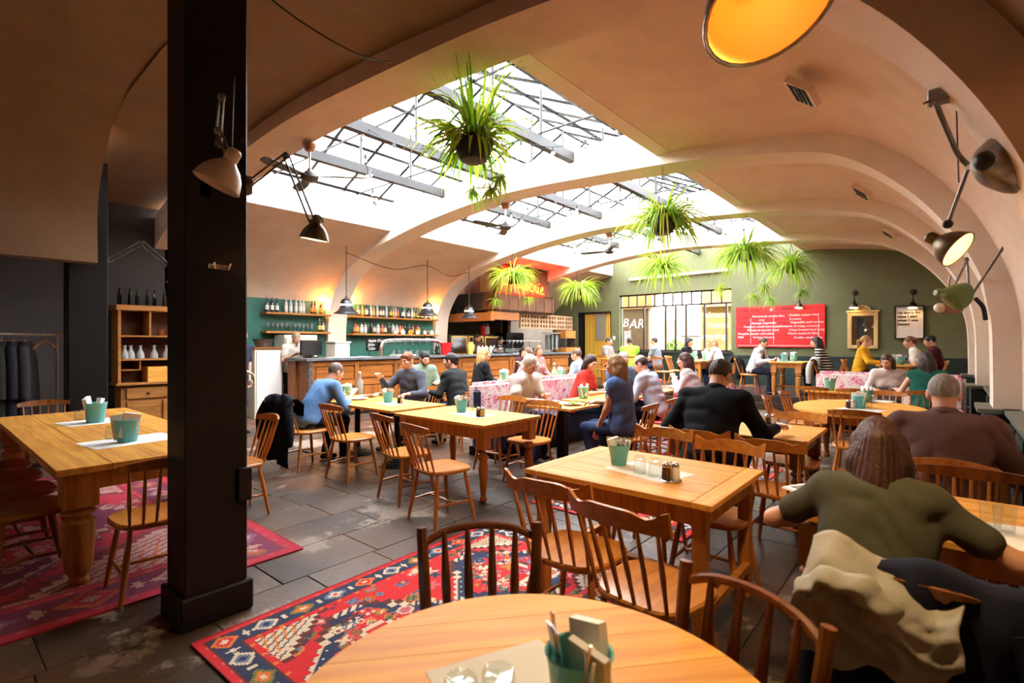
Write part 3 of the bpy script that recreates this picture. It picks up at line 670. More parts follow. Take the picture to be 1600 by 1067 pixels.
    for k, (c1, c2, c3) in enumerate(((RUST, RED, IVORY), (IVORY, BLUE, NAVY), (OLIVE, RUST, IVORY), (BLUE, IVORY, RED))):
        d = np.abs(ph)*2.6+mid*.9; s = (idx == k) & (e > bw*.2) & (e < bw*.8); A[s & (d < .95)] = c1; A[s & (d < .62)] = c2; A[s & (d < .3)] = c3
        d = np.abs(np.abs(ph)-.5)*7+mid; A[s & (d < .6)] = IVORY
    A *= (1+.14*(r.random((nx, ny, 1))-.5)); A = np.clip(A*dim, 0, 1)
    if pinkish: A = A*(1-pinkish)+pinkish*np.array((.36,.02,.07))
    return A
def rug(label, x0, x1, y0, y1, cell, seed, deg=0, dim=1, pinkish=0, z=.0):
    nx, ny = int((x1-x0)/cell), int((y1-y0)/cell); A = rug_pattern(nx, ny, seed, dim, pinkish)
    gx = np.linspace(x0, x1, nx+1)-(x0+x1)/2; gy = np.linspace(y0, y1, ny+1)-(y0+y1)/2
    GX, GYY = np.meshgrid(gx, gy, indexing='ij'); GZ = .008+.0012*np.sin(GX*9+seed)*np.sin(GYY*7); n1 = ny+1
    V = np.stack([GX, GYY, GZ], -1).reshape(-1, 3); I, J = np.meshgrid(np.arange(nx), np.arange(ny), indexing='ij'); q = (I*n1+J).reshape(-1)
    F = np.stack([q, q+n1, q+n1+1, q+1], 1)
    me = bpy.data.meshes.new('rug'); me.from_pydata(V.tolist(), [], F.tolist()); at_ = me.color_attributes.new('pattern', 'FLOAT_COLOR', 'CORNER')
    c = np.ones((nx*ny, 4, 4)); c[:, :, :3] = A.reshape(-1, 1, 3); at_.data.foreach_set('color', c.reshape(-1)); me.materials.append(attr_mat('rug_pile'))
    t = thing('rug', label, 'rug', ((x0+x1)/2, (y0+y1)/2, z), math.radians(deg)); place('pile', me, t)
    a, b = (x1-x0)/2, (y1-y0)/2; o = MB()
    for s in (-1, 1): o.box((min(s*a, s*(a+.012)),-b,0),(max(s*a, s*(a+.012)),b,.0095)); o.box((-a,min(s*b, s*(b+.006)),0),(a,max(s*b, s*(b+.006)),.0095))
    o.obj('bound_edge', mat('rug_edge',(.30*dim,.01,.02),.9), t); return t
rug('red patterned rug running under the chairs in the foreground', -2.88, -1.45, .93, 3.17, .0115, 3, deg=1.5)
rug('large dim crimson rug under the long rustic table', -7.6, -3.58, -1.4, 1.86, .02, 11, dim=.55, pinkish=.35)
rug('small red rug beyond the bucket table', -2.95, -1.5, 3.78, 6.7, .018, 5, deg=-1)
# ------------------------------------------------------------------ bar counter, shelves, bottles, kitchen
BX, BY0, BY1, BH = -9.4, 5.0, 14.3, 1.2
bar = thing('bar_counter', 'long panelled wooden bar counter with a grey zinc top', 'bar counter', (BX, BY0, 0)); BL = BY1-BY0
MB().box((-.55,.04,.06),(-.04,BL-.3,BH-.06)).obj('carcass', barwood, bar)
MB().bbox((-.72,-.06,BH-.05),(.06,BL,BH), .006).obj('worktop', zinc, bar); MB().box((-.86,-.06,BH-.05),(-.6,.9,BH)).obj('worktop_return', zinc, bar)
MB().box((-.82,.0,.05),(-.5,.85,BH-.06)).obj('return_front', barwood_z, bar)
npan = 9; pw = (BL-.34)/npan
for k in range(npan):
    y = .04+k*pw
    MB().bbox((-.045,y,.05),(-.005,y+.09,BH-.06), .004).obj('stile', barwood_z, bar)
    for z0, z1 in ((.08,.16),(.62,.74),(1.04,1.14)): MB().bbox((-.045,y+.09,z0),(-.01,y+pw,z1), .004).obj('rail', barwood, bar)
    for z0, z1 in ((.18,.60),(.76,1.02)): MB().bbox((-.05,y+.13,z0),(-.018,y+pw-.04,z1), .012).obj('panel', barwood_z if z0 < .5 else barwood, bar)
MB().box((-.06,.0,0),(0,BL-.3,.06)).obj('kick_board', black, bar)
MB().bbox((-.03,.01,.0),(.01,.09,BH-.05), .004).obj('corner_post', steel_d, bar); MB().box((-.5,BL-.3,0),(-.02,BL-.02,BH-.05)).obj('end_panel', black, bar)
def on_bar(px, dx=-.35): 
    X = BX+dx; u = (px-800)/800; d = X/(-SN+CS*u); return Vector((X, d*(CS+SN*u), BH))
def shelf(label, y0, y1, z):
    s = thing('wall_shelf', label, 'shelf', (-11.3, y0, z)); MB().bbox((0,0,-.045),(.30,y1-y0,0), .004).obj('board', wood('shelf_board',(.50,.24,.07),(.32,.13,.03),axis='y'), s)
    for y in (.15, y1-y0-.15): MB().tube([(.0,y,-.05),(.24,y,-.05)], .012, 6).obj('bracket', blackm, s)
    return s
SH = [(4.92,6.42,2.17),(4.92,6.42,1.76),(7.0,9.75,2.17),(7.0,9.75,1.74)]
for (a, b, z), l in zip(SH, ('upper wooden bottle shelf left of the white pier', 'lower wooden glass shelf left of the white pier', 'upper wooden bottle shelf right of the white pier', 'lower wooden bottle shelf right of the white pier')): shelf(l, a, b, z)
def bmat(n, c): return mat(n, c, .12, coat=.4, spec=.6)
BOT = {'black': bmat('black_bottle',(.008,.012,.009)), 'green': bmat('green_bottle',(.02,.06,.02)), 'brown': bmat('brown_bottle',(.10,.03,.008)), 'clear': bmat('clear_bottle',(.45,.50,.47)), 'amber': bmat('amber_bottle',(.42,.17,.02)), 'red': bmat('red_bottle',(.28,.03,.015)), 'pale': bmat('pale_bottle',(.62,.62,.55))}
LAB = [mat('label_cream',(.75,.68,.5),.7), mat('label_white',(.8,.8,.78),.7), mat('label_yellow',(.75,.55,.1),.7), mat('label_orange',(.7,.25,.08),.7), mat('label_black',(.03,.03,.03),.7)]
botcache = {}
def bottle(kind, shape, lab, loc, label, group):
    k = (kind, shape, lab)
    if k not in botcache:
        r, h, n = ((.037,.31,.11),(.045,.27,.07),(.034,.34,.13),(.055,.24,.06))[shape]
        a = MB().lathe([(r*.9,0),(r,.008),(r,h-n),(r*.8,h-n+.02),(.014,h-n*.6),(.013,h-.02),(.016,h-.02),(.016,h),(0,h)], 10).mesh('glass', BOT[kind], smooth=.6)
        b = MB().lathe([(r+.001,.05),(r+.0015,.052),(r+.0015,.05+(h-n)*.5),(r+.001,.05+(h-n)*.52)], 10).mesh('paper_label', LAB[lab], smooth=.6); botcache[k] = (a, b)
    a, b = botcache[k]; t = thing('bottle', label, 'bottle', loc, 0, group); place('glass', a, t); place('paper_label', b, t); return t
def fill(si, kinds, text_, group, y0=None, y1=None, dy=.082, depth=1):
    nb = 0; a, b, z = SH[si]; y = (y0 if y0 else a)+.07; 
    while y < (y1 or b)-.06:
        k, sh, lb = random.choice(kinds); bottle(k, sh, lb, (-11.3+.16+random.uniform(-.05,.06), y, z), text_.format(k)+', %s from its left' % ORD[nb], group); nb += 1; y += dy+random.uniform(0,.03)
fill(0, [('black',0,1)], '{} wine bottle at the left end of the upper left shelf', 'row of wine bottles, upper left shelf', 4.92, 5.35, .085)
fill(0, [('clear',0,1),('pale',2,1),('clear',2,1)], '{} glass bottle in the middle of the upper left shelf', 'light bottles, upper left shelf', 5.35, 5.95, .09)
fill(0, [('brown',0,3),('amber',1,2),('black',0,0)], '{} bottle at the lit right end of the upper left shelf', 'dark bottles, upper left shelf', 5.95, 6.35)
fill(1, [('green',0,2),('brown',1,0),('red',1,3)], '{} bottle at the right end of the lower left shelf', 'bottles, lower left shelf', 6.1, 6.4)
fill(2, [('brown',1,0),('green',0,2),('black',1,1),('amber',0,2),('clear',2,1),('pale',2,1),('red',0,3)], '{} spirit bottle standing on the upper right shelf', 'spirit bottles, upper right shelf', 7.2, 9.7)
fill(3, [('brown',3,0),('green',0,4),('black',1,0),('red',1,3),('clear',1,1),('amber',3,2)], '{} spirit bottle standing on the lower right shelf', 'spirit bottles, lower right shelf', 7.05, 9.3, .088)
gl_thin = mat('bar_glass', (.75,.82,.82), .06, trans=.75, ior=1.15)
wine_me = MB().lathe([(.032,0),(.032,.004),(.005,.008),(.004,.08),(.02,.095),(.036,.13),(.03,.19),(.029,.19),(.034,.13),(.018,.098),(0,.094)], 10).mesh('wine_glass', gl_thin, smooth=.8)
tum_me = MB().lathe([(.028,0),(.028,.002),(.036,.13),(.034,.13),(.026,.006),(0,.006)], 12).mesh('tumbler', gl_thin, smooth=.8)
for k in range(11): tag(place('wine_glass', wine_me, None, (-11.15, 5.02+.1*k, 1.76)), '%s stemmed glass from the left on the lower shelf by the pier' % ORD[k], 'glass', 'glasses on the lower left shelf')
for k in range(4): tag(place('tumbler', tum_me, None, (-11.12, 9.38+.09*k, 1.74)), '%s clear tumbler from the left at the end of the lower right shelf' % ORD[k], 'glass', 'tumblers, lower right shelf')
# sconces glowing at the shelf ends
def sconce(x, y, z, label):
    t = thing('wall_sconce', label, 'lamp', (x, y, z)); MB().lathe([(.05,0),(.05,.01),(.015,.02),(.012,.06)], 12, frame((0,0,0),(1,0,0))).obj('backplate', brass, t, True)
    MB().ball((.09,0,.02), .038, 12).obj('bulb', mat('warm_bulb',(1,.5,.15),.4,emit=45,ecol=(1,.42,.10)), t, True)
    l = bpy.data.lights.new('sconce_glow', 'POINT'); l.energy = 26; l.color = (1,.36,.08); l.shadow_soft_size = .05; o = place('glow', l, t, (.14,0,.10)); return t
sconce(-11.29, 6.36, 2.32, 'glowing wall sconce at the right end of the left shelves'); sconce(-11.29, 9.72, 2.36, 'wall sconce behind the middle bar pendant'); sconce(-11.29, 7.06, 2.36, 'wall sconce behind the first bar pendant')
# white fridge, cupboard
fr_ = thing('drinks_fridge', 'white framed fridge with a glass door behind the barman', 'fridge', (-11.28, 5.0, 0))
MB().bbox((0,.2,0),(.5,.95,1.68), .01).obj('cabinet', white, fr_); d = MB().bbox((.5,.22,.1),(.54,.93,1.62), .01).obj('door', cream, fr_); MB().box((.535,.3,.2),(.545,.85,1.5)).obj('glass_panel', mat('fridge_glass',(.06,.05,.05),.1), d); MB().tube([(.56,.25,.7),(.56,.25,1.1)], .012, 6).obj('handle', steel, d)
cb = thing('side_cupboard', 'cream side cupboard beside the teal wall', 'cupboard', (-11.15, 4.72, 0)); MB().bbox((0,-.3,0),(.75,.25,1.38), .008).obj('body', cream, cb); MB().bbox((-.02,-.32,1.38),(.78,.27,1.42), .006).obj('top', oldwood, cb)
MB().bbox((.75,-.27,.05),(.775,.22,1.34), .006).obj('door', white, cb)
bk = thing('metal_basin', 'galvanised basin on the cream side cupboard', 'basin', (-10.7, 4.72, 1.42)); MB().lathe([(.14,0),(.19,.16),(.2,.165),(.18,.16),(.13,.01),(0,.01)], 18).obj('bowl', steel_d, bk, True); MB().tube([(.19,0,.13),(.23,0,.12),(.19,0,.08)], .008, 6).obj('handle', steel_d, bk)
# counter top objects
p = on_bar(486,-.5); tl = thing('till_monitor', 'black till monitor on the bar by the barman', 'monitor', p, .35); MB().bbox((-.02,-.30,.05),(.03,.30,.36), .01).obj('screen', blackm, tl); MB().box((-.1,-.1,0),(.1,.1,.02)).obj('foot', blackm, tl); MB().tube([(0,0,0),(0,0,.1)], .03, 8).obj('neck', blackm, tl)
p = on_bar(527,-.5); bx = thing('till_box', 'beige box standing on the bar under the pier', 'box', p); MB().bbox((-.2,-.14,0),(.16,.2,.30), .008).obj('body', cream, bx); MB().bbox((-.22,-.16,.30),(.18,.22,.335), .006).obj('lid', kraft, bx)
for i, px in enumerate((522,546,566)):
    p = on_bar(px,-.22); t = thing('paper_stack', ('loose stack of white papers on the bar, %s' % ('left one','middle one','right one')[i]), 'papers', p, .2*i); 
    for k in range(4): MB().box((-.11,-.16,.003*k),(.11,.16,.003*k+.002)).obj('sheet', paper, t, rz=.15*k-.2)
p = on_bar(586,-.62); ck = thing('chalk_sign', 'small black sign with white scribble on the bar', 'sign', p); MB().bbox((-.01,-.24,.12),(.02,.24,.42), .004).obj('board', black, ck)
for i, s in enumerate(('Apple Cherry', 'Juice', 'Cake')): text('lettering', s, .09, chalk, ck, (.024,-.2,.33-.09*i), (PI/2,0,PI/2), shear=.2)
for y in (-.15,.15): MB().tube([(0,y,0),(0,y,.13)], .01, 6).obj('stand', blackm, ck)
a, b = on_bar(594,-.5), on_bar(690,-.5); L = b.y-a.y; tp = thing('beer_tap', 'chrome beer tap arch with six round badges', 'tap', a)
MB().tube(curve([(0,0,0),(0,.05,.26),(0,.2,.36),(0,L*.5,.375),(0,L-.2,.36),(0,L-.05,.26),(0,L,0)], 6), .05, 12).obj('arch', steel, tp, True)
for k in range(6):
    y = .42+(L-.75)*k/5; MB().tube([(0,y,.38),(.0,y,.5)], .012, 6).obj('handle', blackm, tp); h = MB().lathe([(.0,0),(.06,0),(.065,.01),(.06,.022),(0,.022)], 18, frame((-.01,y,.56),(1,0,0))).obj('badge', mat('badge_rim_%d'%k, ((.45,.12,.05),(.5,.55,.5),(.6,.35,.05),(.55,.5,.3),(.6,.2,.1),(.45,.55,.35))[k], .4), tp); MB().lathe([(0,0),(.042,0),(.042,.004),(0,.004)], 14, frame((.012,y,.56),(1,0,0))).obj('badge_face', white if k != 2 else BOT['amber'], h)
    MB().tube([(.05,y,.36),(.09,y,.34),(.09,y,.26)], .009, 6).obj('spout', steel, tp)
MB().bbox((-.05,.3,0),(.25,L*.45,.03), .006).obj('drip_tray', cream, tp)
for k in range(9): p = on_bar(615+9*k,-.62); tag(place('tumbler', tum_me, None, p), '%s clear tumbler from the left behind the beer tap' % ORD[k], 'glass', 'tumblers behind the beer tap')
p = on_bar(697,-.3); rb = thing('ice_bucket', 'bright red bucket on the bar', 'bucket', p); MB().lathe([(.10,0),(.145,.30),(.15,.30),(.15,.31),(.13,.30),(.09,.02),(0,.02)], 20).obj('pail', mat('red_plastic',(.75,.015,.02),.35), rb, True); MB().lathe([(.151,.285),(.156,.29),(.156,.31),(.15,.312)], 20).obj('rim', mat('red_plastic',(0,0,0)), rb, True)
for k, px in enumerate((682,686,691,700,706)): bottle('black', 0, (4,0,1,3,4)[k], on_bar(px,-.62), '%s dark bottle from the left behind the red bucket' % ORD[k], 'bottles behind the red bucket')
p = on_bar(735,-.4); jr = thing('juice_jug', 'yellow juice jug on the bar', 'jug', p); MB().lathe([(.07,0),(.085,.25),(.07,.30),(.09,.34),(.08,.34),(.06,.3),(0,.02)], 14).obj('body', mat('yellow_juice',(.65,.50,.12),.3), jr, True); MB().tube(curve([(.07,0,.27),(.14,0,.24),(.13,0,.1),(.08,0,.08)],4), .012, 6).obj('handle', mat('yellow_juice',(0,0,0)), jr, True)
p = on_bar(779,-.4); kt = thing('metal_kettle', 'shiny round steel pot on the bar', 'pot', p); MB().lathe([(.10,0),(.16,.05),(.16,.14),(.10,.21),(.03,.23),(.03,.25),(0,.25)], 18).obj('body', steel, kt, True); MB().tube(curve([(-.12,0,.17),(0,0,.32),(.12,0,.17)],5), .01, 6).obj('handle', blackm, kt)
a = on_bar(793,-.35); rk = thing('glass_rack', 'low steel glass rack on the bar', 'rack', a); MB().box((-.25,0,0),(.2,1.35,.02)).obj('tray', steel, rk)
for y in (0,1.35): 
    for x in (-.25,.2): MB().tube([(x,y,0),(x,y,.36)], .012, 6).obj('upright', steel, rk)
MB().box((-.27,-.02,.36),(.22,1.37,.375)).obj('shelf', mat('rack_shelf',(.5,.55,.55),.2), rk)
for k in range(24): tag(place('tumbler', tum_me, None, a+Vector((-.05+.14*(k%2)-.05, .06+.054*k, .02))), '%s clear glass from the left in the bar rack' % ORD[k], 'glass', 'glasses in the bar rack')
for i, (px, z, w) in enumerate(((884,.46,.28),(888,0,.42))):
    p = on_bar(px,-.4); c = thing('wooden_crate', ('small wooden box raised at the end of the bar','low wooden tray box at the end of the bar')[i], 'crate', p+Vector((0,0,z))); h = .26 if i == 0 else .16
    for s in (-1, 1): MB().box((-.2,s*w-.012,0),(.2,s*w+.012,h)).obj('side', pine_z, c); MB().box((s*.2-.012,-w,0),(s*.2+.012,w,h)).obj('side', pine_z, c)
    MB().box((-.2,-w,0),(.2,w,.02)).obj('base', pine_z, c)
    if i == 0: 
        for s in (-1, 1): MB().box((-.2,s*.26-.01,-.46),(.2,s*.26+.01,0)).obj('support', steel_d, c)
p = on_bar(862,-.55); cs = thing('cake_stand', 'white plate on tall glass stand over upturned glasses at the bar end', 'stand', p); MB().lathe([(.3,.62),(.31,.64),(0,.645)], 22).obj('plate', cream, cs, True); MB().tube([(0,0,0),(0,0,.63)], .02, 8).obj('stem', steel, cs)
for k in range(8): MB().lathe([(.03,0),(.04,.45),(.03,.5),(0,.5)], 8, Matrix.Translation((.18*math.cos(k*.785),.18*math.sin(k*.785),.08))).obj('stacked_glass', gl_thin, cs, True)
for k, px in enumerate((748,754,760,767,772)): bottle('pale', 3, 1, on_bar(px,-.6), '%s small pale jar from the left before the kitchen woman' % ORD[k], 'jars before the kitchen')
# kitchen hood with planks and neon
HX, HY0, HY1 = -9.62, 10.72, 13.2
hd = thing('kitchen_hood', 'plank clad extraction hood over the open kitchen', 'hood', (0,0,0))
PLK = [wood('plank_%d'%i, c, tuple(v*.55 for v in c), axis='z', rough=.6, coat=0) for i, c in enumerate(((.34,.13,.045),(.22,.075,.03),(.42,.19,.08),(.16,.06,.03),(.30,.15,.08)))]
n = 13
for k in range(n):
    w = (HY1-HY0)/n; MB().bbox((HX-.03-random.random()*.01,HY0+k*w+.003,2.9),(HX-random.random()*.008,HY0+(k+1)*w-.003,3.74), .004).obj('plank', PLK[random.randrange(5)], hd)
for k in range(9):
    w = 1.9/9; MB().bbox((HX-.04-(k+1)*w,HY0,2.9),(HX-.04-k*w-.004,HY0+.03,3.74), .004).obj('plank', PLK[random.randrange(5)], hd)
br = mat('brown_metal', (.13,.045,.014), .35, .4, col2=(.08,.026,.009), scale=3)
MB().bbox((HX-1.9,HY0-.08,2.42),(HX-.1,HY0,2.96), .02).obj('dark_panel', mat('soot_panel',(.018,.014,.012),.5), hd)
MB().bbox((HX-.5,HY0-.12,2.40),(HX+.06,HY1+.22,2.96), .06).obj('metal_skirt', br, hd)
for k in range(7): MB().tube([(HX+.07,HY0+.02+k*.42,2.42),(HX+.07,HY0+.02+k*.42,2.95)], .008, 5).obj('seam', mat('seam_metal',(.25,.12,.06),.4,.5), hd)
MB().bbox((HX-2.2,HY0-.3,2.12),(HX+.02,HY0-.14,2.36), .01).obj('beam', barwood, hd); MB().bbox((HX-.2,HY0-.2,2.16),(HX-.02,HY0+1.0,2.40), .01).obj('beam', barwood, hd)
neon = thing('neon_sign', 'orange neon script sign on the plank hood', 'neon sign', (HX+.03, HY0+.22, 3.18))
nm_ = mat('neon_tube', (1,.35,.06), .4, emit=42, ecol=(1,.028,.002))
S_ = {'B': ([(0,0),(.02,.25),(.06,.48)],[(-.06,.38),(.04,.5),(.2,.5),(.24,.4),(.16,.3),(.06,.27),(.2,.24),(.24,.12),(.14,.0),(0,.0)]),
 'r': ([(0,.0),(.04,.14),(.05,.24),(.09,.2),(.12,.22),(.12,.08),(.17,.0)],), 'a': ([(.14,.2),(.06,.22),(.0,.1),(.04,.0),(.12,.06),(.15,.22),(.14,.04),(.2,.0)],),
 's': ([(0,0),(.09,.24),(.14,.1),(.08,.0),(.0,.03)],), 'e': ([(.0,.08),(.1,.14),(.1,.24),(.04,.22),(.02,.08),(.08,.0),(.16,.04)],), 'i': ([(0,.0),(.04,.22),(.05,.04),(.1,.0)],[(.06,.32),(.065,.34)])}
y = .0
for ch, adv in zip('Brasserie', (.3,.18,.21,.17,.17,.18,.19,.13,.18)):
    for st in S_[ch]: MB().tube(curve([(0, y+q[0]*1.15+q[1]*.12, q[1]*.9-.10*y) for q in st], 5), .016, 6).obj('letter_%s' % ch.lower(), nm_, neon)
    y += adv*1.12
ps = thing('pierced_screen', 'pale screen of pierced clay blocks beside the hood', 'screen', (-9.9, 12.0, 1.95)); clay = mat('clay_block',(.45,.27,.16),.8,col2=(.36,.2,.11),scale=5,rand=.12)
bl = MB(); hw = .21
def block():
    o = MB()
    for i in range(4): o.box((0, i*.138, 0), (.08, i*.138+.045, .46)); 
    for j in range(4): o.box((.002, .045, j*.138), (.078, .415, j*.138+.045))
    return o.mesh('block', clay)
bm_ = block()
for k in range(6): place('block', bm_, ps, (0, k*.47, 0))
# back of kitchen: oven, shelves, bits
ov = thing('kitchen_range', 'brass framed oven front behind the bar', 'oven', (-11.2, 10.35, 0)); MB().box((-.7,0,0),(0,2.2,1.75)).obj('body', mat('oven_body',(.05,.04,.03),.5), ov)
for k in range(3): d = MB().bbox((0,.05+k*.72,1.15),(.03,.72+k*.72,1.72), .006).obj('door', brass, ov); MB().box((.028,.1+k*.72,1.2),(.034,.67+k*.72,1.67)).obj('glass', mat('oven_glass',(.05,.02,.01),.1), d)
mc = thing('coffee_machine', 'dark coffee machine under the pierced screen', 'machine', (-11.0, 12.65, 0)); MB().bbox((-.5,0,0),(0,.9,1.3), .01).obj('base', steel_d, mc); MB().bbox((-.5,0,1.3),(.05,.9,1.85), .02).obj('body', blackm, mc)
for k in range(4): MB().lathe([(.04,0),(.05,.1),(0,.1)], 10, Matrix.Translation((.02,.15+k*.2,1.5))).obj('cup', white, mc, True)
rd = thing('ketchup_dispenser', 'red and white canister on the kitchen shelf', 'canister', (-10.9, 11.55, 1.75)); MB().lathe([(.12,0),(.13,.3),(0,.3)], 14).obj('body', mat('red_plastic',(0,0,0)), rd, True); MB().lathe([(.14,.28),(.14,.36),(.05,.40),(0,.4)], 14).obj('lid', blackm, rd, True); MB().box((.1,-.08,.05),(.135,.08,.25)).obj('paper_label', white, rd)
# bar pendants
sh_s = mat('pendant_steel', (.10,.105,.115), .3, .75, col2=(.06,.06,.07), scale=9)
def pendant(px, ybot, label):
    X = -9.7; u = (px-800)/800; d = X/(-SN+CS*u); P = Vector((X, d*(CS+SN*u), EYE+(536-ybot)*d/800))
    t = thing('pendant_lamp', label, 'lamp', P); MB().lathe([(.26,0),(.255,.015),(.17,.075),(.13,.15),(.12,.17),(.115,.17),(.125,.15),(.16,.075),(.24,.012),(.26,0)], 28, None, False).obj('shade', sh_s, t, True)
    MB().lathe([(.121,.17),(.123,.172),(.123,.20),(.12,.202)], 24).obj('light_band', mat('band_glow',(1,.9,.75),.4,emit=3,ecol=(1,.85,.65)), t, True); MB().lathe([(.122,.20),(.118,.25),(.09,.295),(.05,.32),(.02,.33),(.02,.37),(0,.37)], 24).obj('cap', sh_s, t, True)
    zt = 3.7-P.z; pts = [(0.004*math.sin(k*2.2), .004*math.cos(k*2.2), .36+(zt-.36)*k/30) for k in range(31)]; MB().tube(pts, .009, 5).obj('chain', blackm, t)
    MB().ball((0,0,.06), .04, 10).obj('bulb', mat('pendant_bulb',(1,.8,.5),.4,emit=12,ecol=(1,.7,.35)), t, True)
    l = bpy.data.lights.new('pendant_light', 'POINT'); l.energy = 9; l.color = (1,.62,.28); l.shadow_soft_size = .04; place('light', l, t, (0,0,-.02)); return t
pendant(541, 490, 'steel bell pendant over the bar nearest the barman'); pendant(668, 493, 'steel bell pendant over the middle of the bar'); pendant(733, 497, 'steel bell pendant at the arch before the kitchen')
MB_c = MB().tube(curve([(-9.7,5.98,3.42),(-9.7,7.2,3.20),(-9.7,8.2,3.40),(-9.7,8.95,3.22),(-9.7,9.65,3.38)],6), .008, 5); tag(MB_c.obj('ceiling_cable', blackm), 'thin black cable looping between the bar pendants', 'cable')
# dresser on the left
dz = thing('dresser', 'open pine dresser against the dark left wall', 'dresser', (-9.95, 2.14, 0)); dw = wood('dresser_pine',(.42,.18,.045),(.26,.09,.02),axis='y'); DW = 1.15
MB().box((-.42,.05,0),(-.06,DW,.80)).obj('base_body', dw, dz); MB().bbox((-.46,-.03,.82),(.02,DW+.05,.86), .006).obj('counter', dw, dz)
dd = MB().bbox((-.06,.12,.60),(-.03,DW-.05,.78), .006).obj('drawer', dw, dz); MB().ball((-.01,.42,.69), .022, 10).obj('knob', oldwood, dd); 
for k in range(2): c = MB().bbox((-.06,.12+k*.5,.08),(-.03,.58+k*.5,.56), .006).obj('door', dw, dz); MB().bbox((-.035,.19+k*.5,.15),(-.022,.51+k*.5,.49), .01).obj('door_panel', dw, c)
for y0 in (0, DW-.03): MB().box((-.42,y0,.86),(0,y0+.04,2.05)).obj('side', dw, dz)
MB().box((-.42,0,.86),(-.40,DW,2.05)).obj('back', mat('dresser_back',(.10,.035,.012),.7), dz); MB().bbox((-.44,-.03,2.02),(.03,DW+.05,2.11), .008).obj('cornice', dw, dz)
for z in (1.22,1.6): MB().box((-.40,.04,z),(0,DW,z+.025)).obj('shelf', dw, dz)
MB().box((-.40,.42,1.62),(-.01,.445,2.03)).obj('divider', dw, dz); MB().box((-.40,.04,1.06),(-.02,.3,1.075)).obj('shelf', dw, dz); MB().box((-.40,.29,1.06),(-.02,.305,1.22)).obj('divider', dw, dz)
cr = thing('storage_crate', 'plain pine crate on the dresser counter', 'crate', (-10.15, 2.9, .86)); MB().bbox((-.15,-.36,0),(.17,.3,.25), .005).obj('box', pine_y, cr); MB().box((.171,-.06,.1),(.175,.02,.13)).obj('finger_slot', black, cr)
caraf = MB().lathe([(.055,0),(.06,.01),(.055,.08),(.02,.16),(.022,.20),(.03,.22),(.027,.22),(.017,.16),(0,.01)], 12).mesh('carafe', mat('carafe_glass',(.7,.72,.75),.08,trans=.5,ior=1.2), smooth=.8)
for k, y in enumerate((.12,.2,.33,.52,.7)): tag(place('carafe', caraf, None, (-10.1,2.14+y,1.245)), '%s glass carafe from the left on the middle dresser shelf' % ORD[k], 'carafe', 'carafes on the dresser')
bw_ = MB().lathe([(.03,0),(.07,.05),(.065,.05),(.02,.01),(0,.01)], 14).mesh('bowl', mat('brown_bowl',(.35,.13,.05),.4), smooth=.8)
for k in range(4): tag(place('bowl', bw_, None, (-10.1, 2.75+.11*(k%2), 1.625+.055*(k//2))), 'brown bowl in the %s of two stacks on the upper dresser shelf, %s' % (('left','right')[k%2], ('lower one','upper one')[k//2]), 'bowl', 'bowls on the dresser')
for k in range(9): tag(place('bottle_crate_bottle' if 0 else 'empty_bottle', MB().lathe([(.03,0),(.032,.16),(.012,.22),(.012,.28),(0,.28)], 8).mesh('empty_bottle', BOT['black']), None, (-10.15+.1*(k%2), 2.2+.12*k, 2.11)), '%s dark bottle from the left on top of the dresser' % ORD[k], 'bottle', 'bottles on the dresser top')
# clothes rail
cl = thing('clothes_rail', 'pale metal clothes rail behind the rustic table', 'clothes rail', (-8.55, .35, 0)); gm = mat('rail_paint',(.45,.40,.30),.4)
MB().tube(curve([(0,-1.1,0),(0,-1.1,1.5),(0,-1.0,1.6),(0,.75,1.6),(0,.86,1.5),(0,.86,0)],6), .014, 8).obj('frame', gm, cl, True)
for y in (-1.1,.86): MB().tube([(-.25,y,.02),(.25,y,.02)], .014, 8).obj('foot', gm, cl)
hg = wood('hanger_wood',(.5,.25,.1),(.35,.16,.05),axis='y')
for k, (y, c) in enumerate(((.26,(.012,.012,.02)),(.37,(.016,.014,.014)),(.47,(.008,.01,.022)),(.57,(.02,.02,.024)),(.75,None))):
    h = thing('coat_hanger', 'wooden coat hanger on the rail, %s' % ('leftmost','second','third','fourth','empty one at the right end')[k], 'hanger', (-8.55,.35+y,1.6)); MB().tube(curve([(0,-.2,-.17),(0,-.06,-.09),(0,0,-.07),(0,.06,-.09),(0,.2,-.17)],4), .012, 6).obj('bar', hg, h); MB().tube(curve([(0,0,-.07),(0,0,-.02),(0,.02,.012),(0,0,.02),(0,-.015,.012)],4), .003, 5).obj('hook', steel, h); h.rotation_euler = (0,0,.9 if c is None else 1.3)
    if c:
        t = thing('hanging_coat', 'dark coat hanging on the rail, %s' % ('leftmost','second','third','fourth')[k], 'coat', (-8.55,.35+y,0), 1.35)
        o = MB(); 
        for z, w, dd_ in ((1.52,.07,.05),(1.46,.2,.07),(1.3,.24,.10),(.9,.25,.12),(.55,.27,.13)): 
            o.v += [(dd_*math.sin(a)*(1+.15*math.sin(5*a)), w*math.cos(a), z) for a in [2*PI*i/20 for i in range(20)]]
        for r_ in range(4): o.f += [(r_*20+i, r_*20+(i+1)%20, (r_+1)*20+(i+1)%20, (r_+1)*20+i) for i in range(20)]
        o.m = [0]*len(o.f); o.obj('body', mat('coat_%d'%k, c, .9), t, True)
        for s in (-1,1): MB().tube([(0,s*.2,1.44),(.02,s*.27,1.2),(.03,s*.28,.85)], [.06,.065,.05], 10).obj('sleeve', mat('coat_%d'%k, c), t, True)
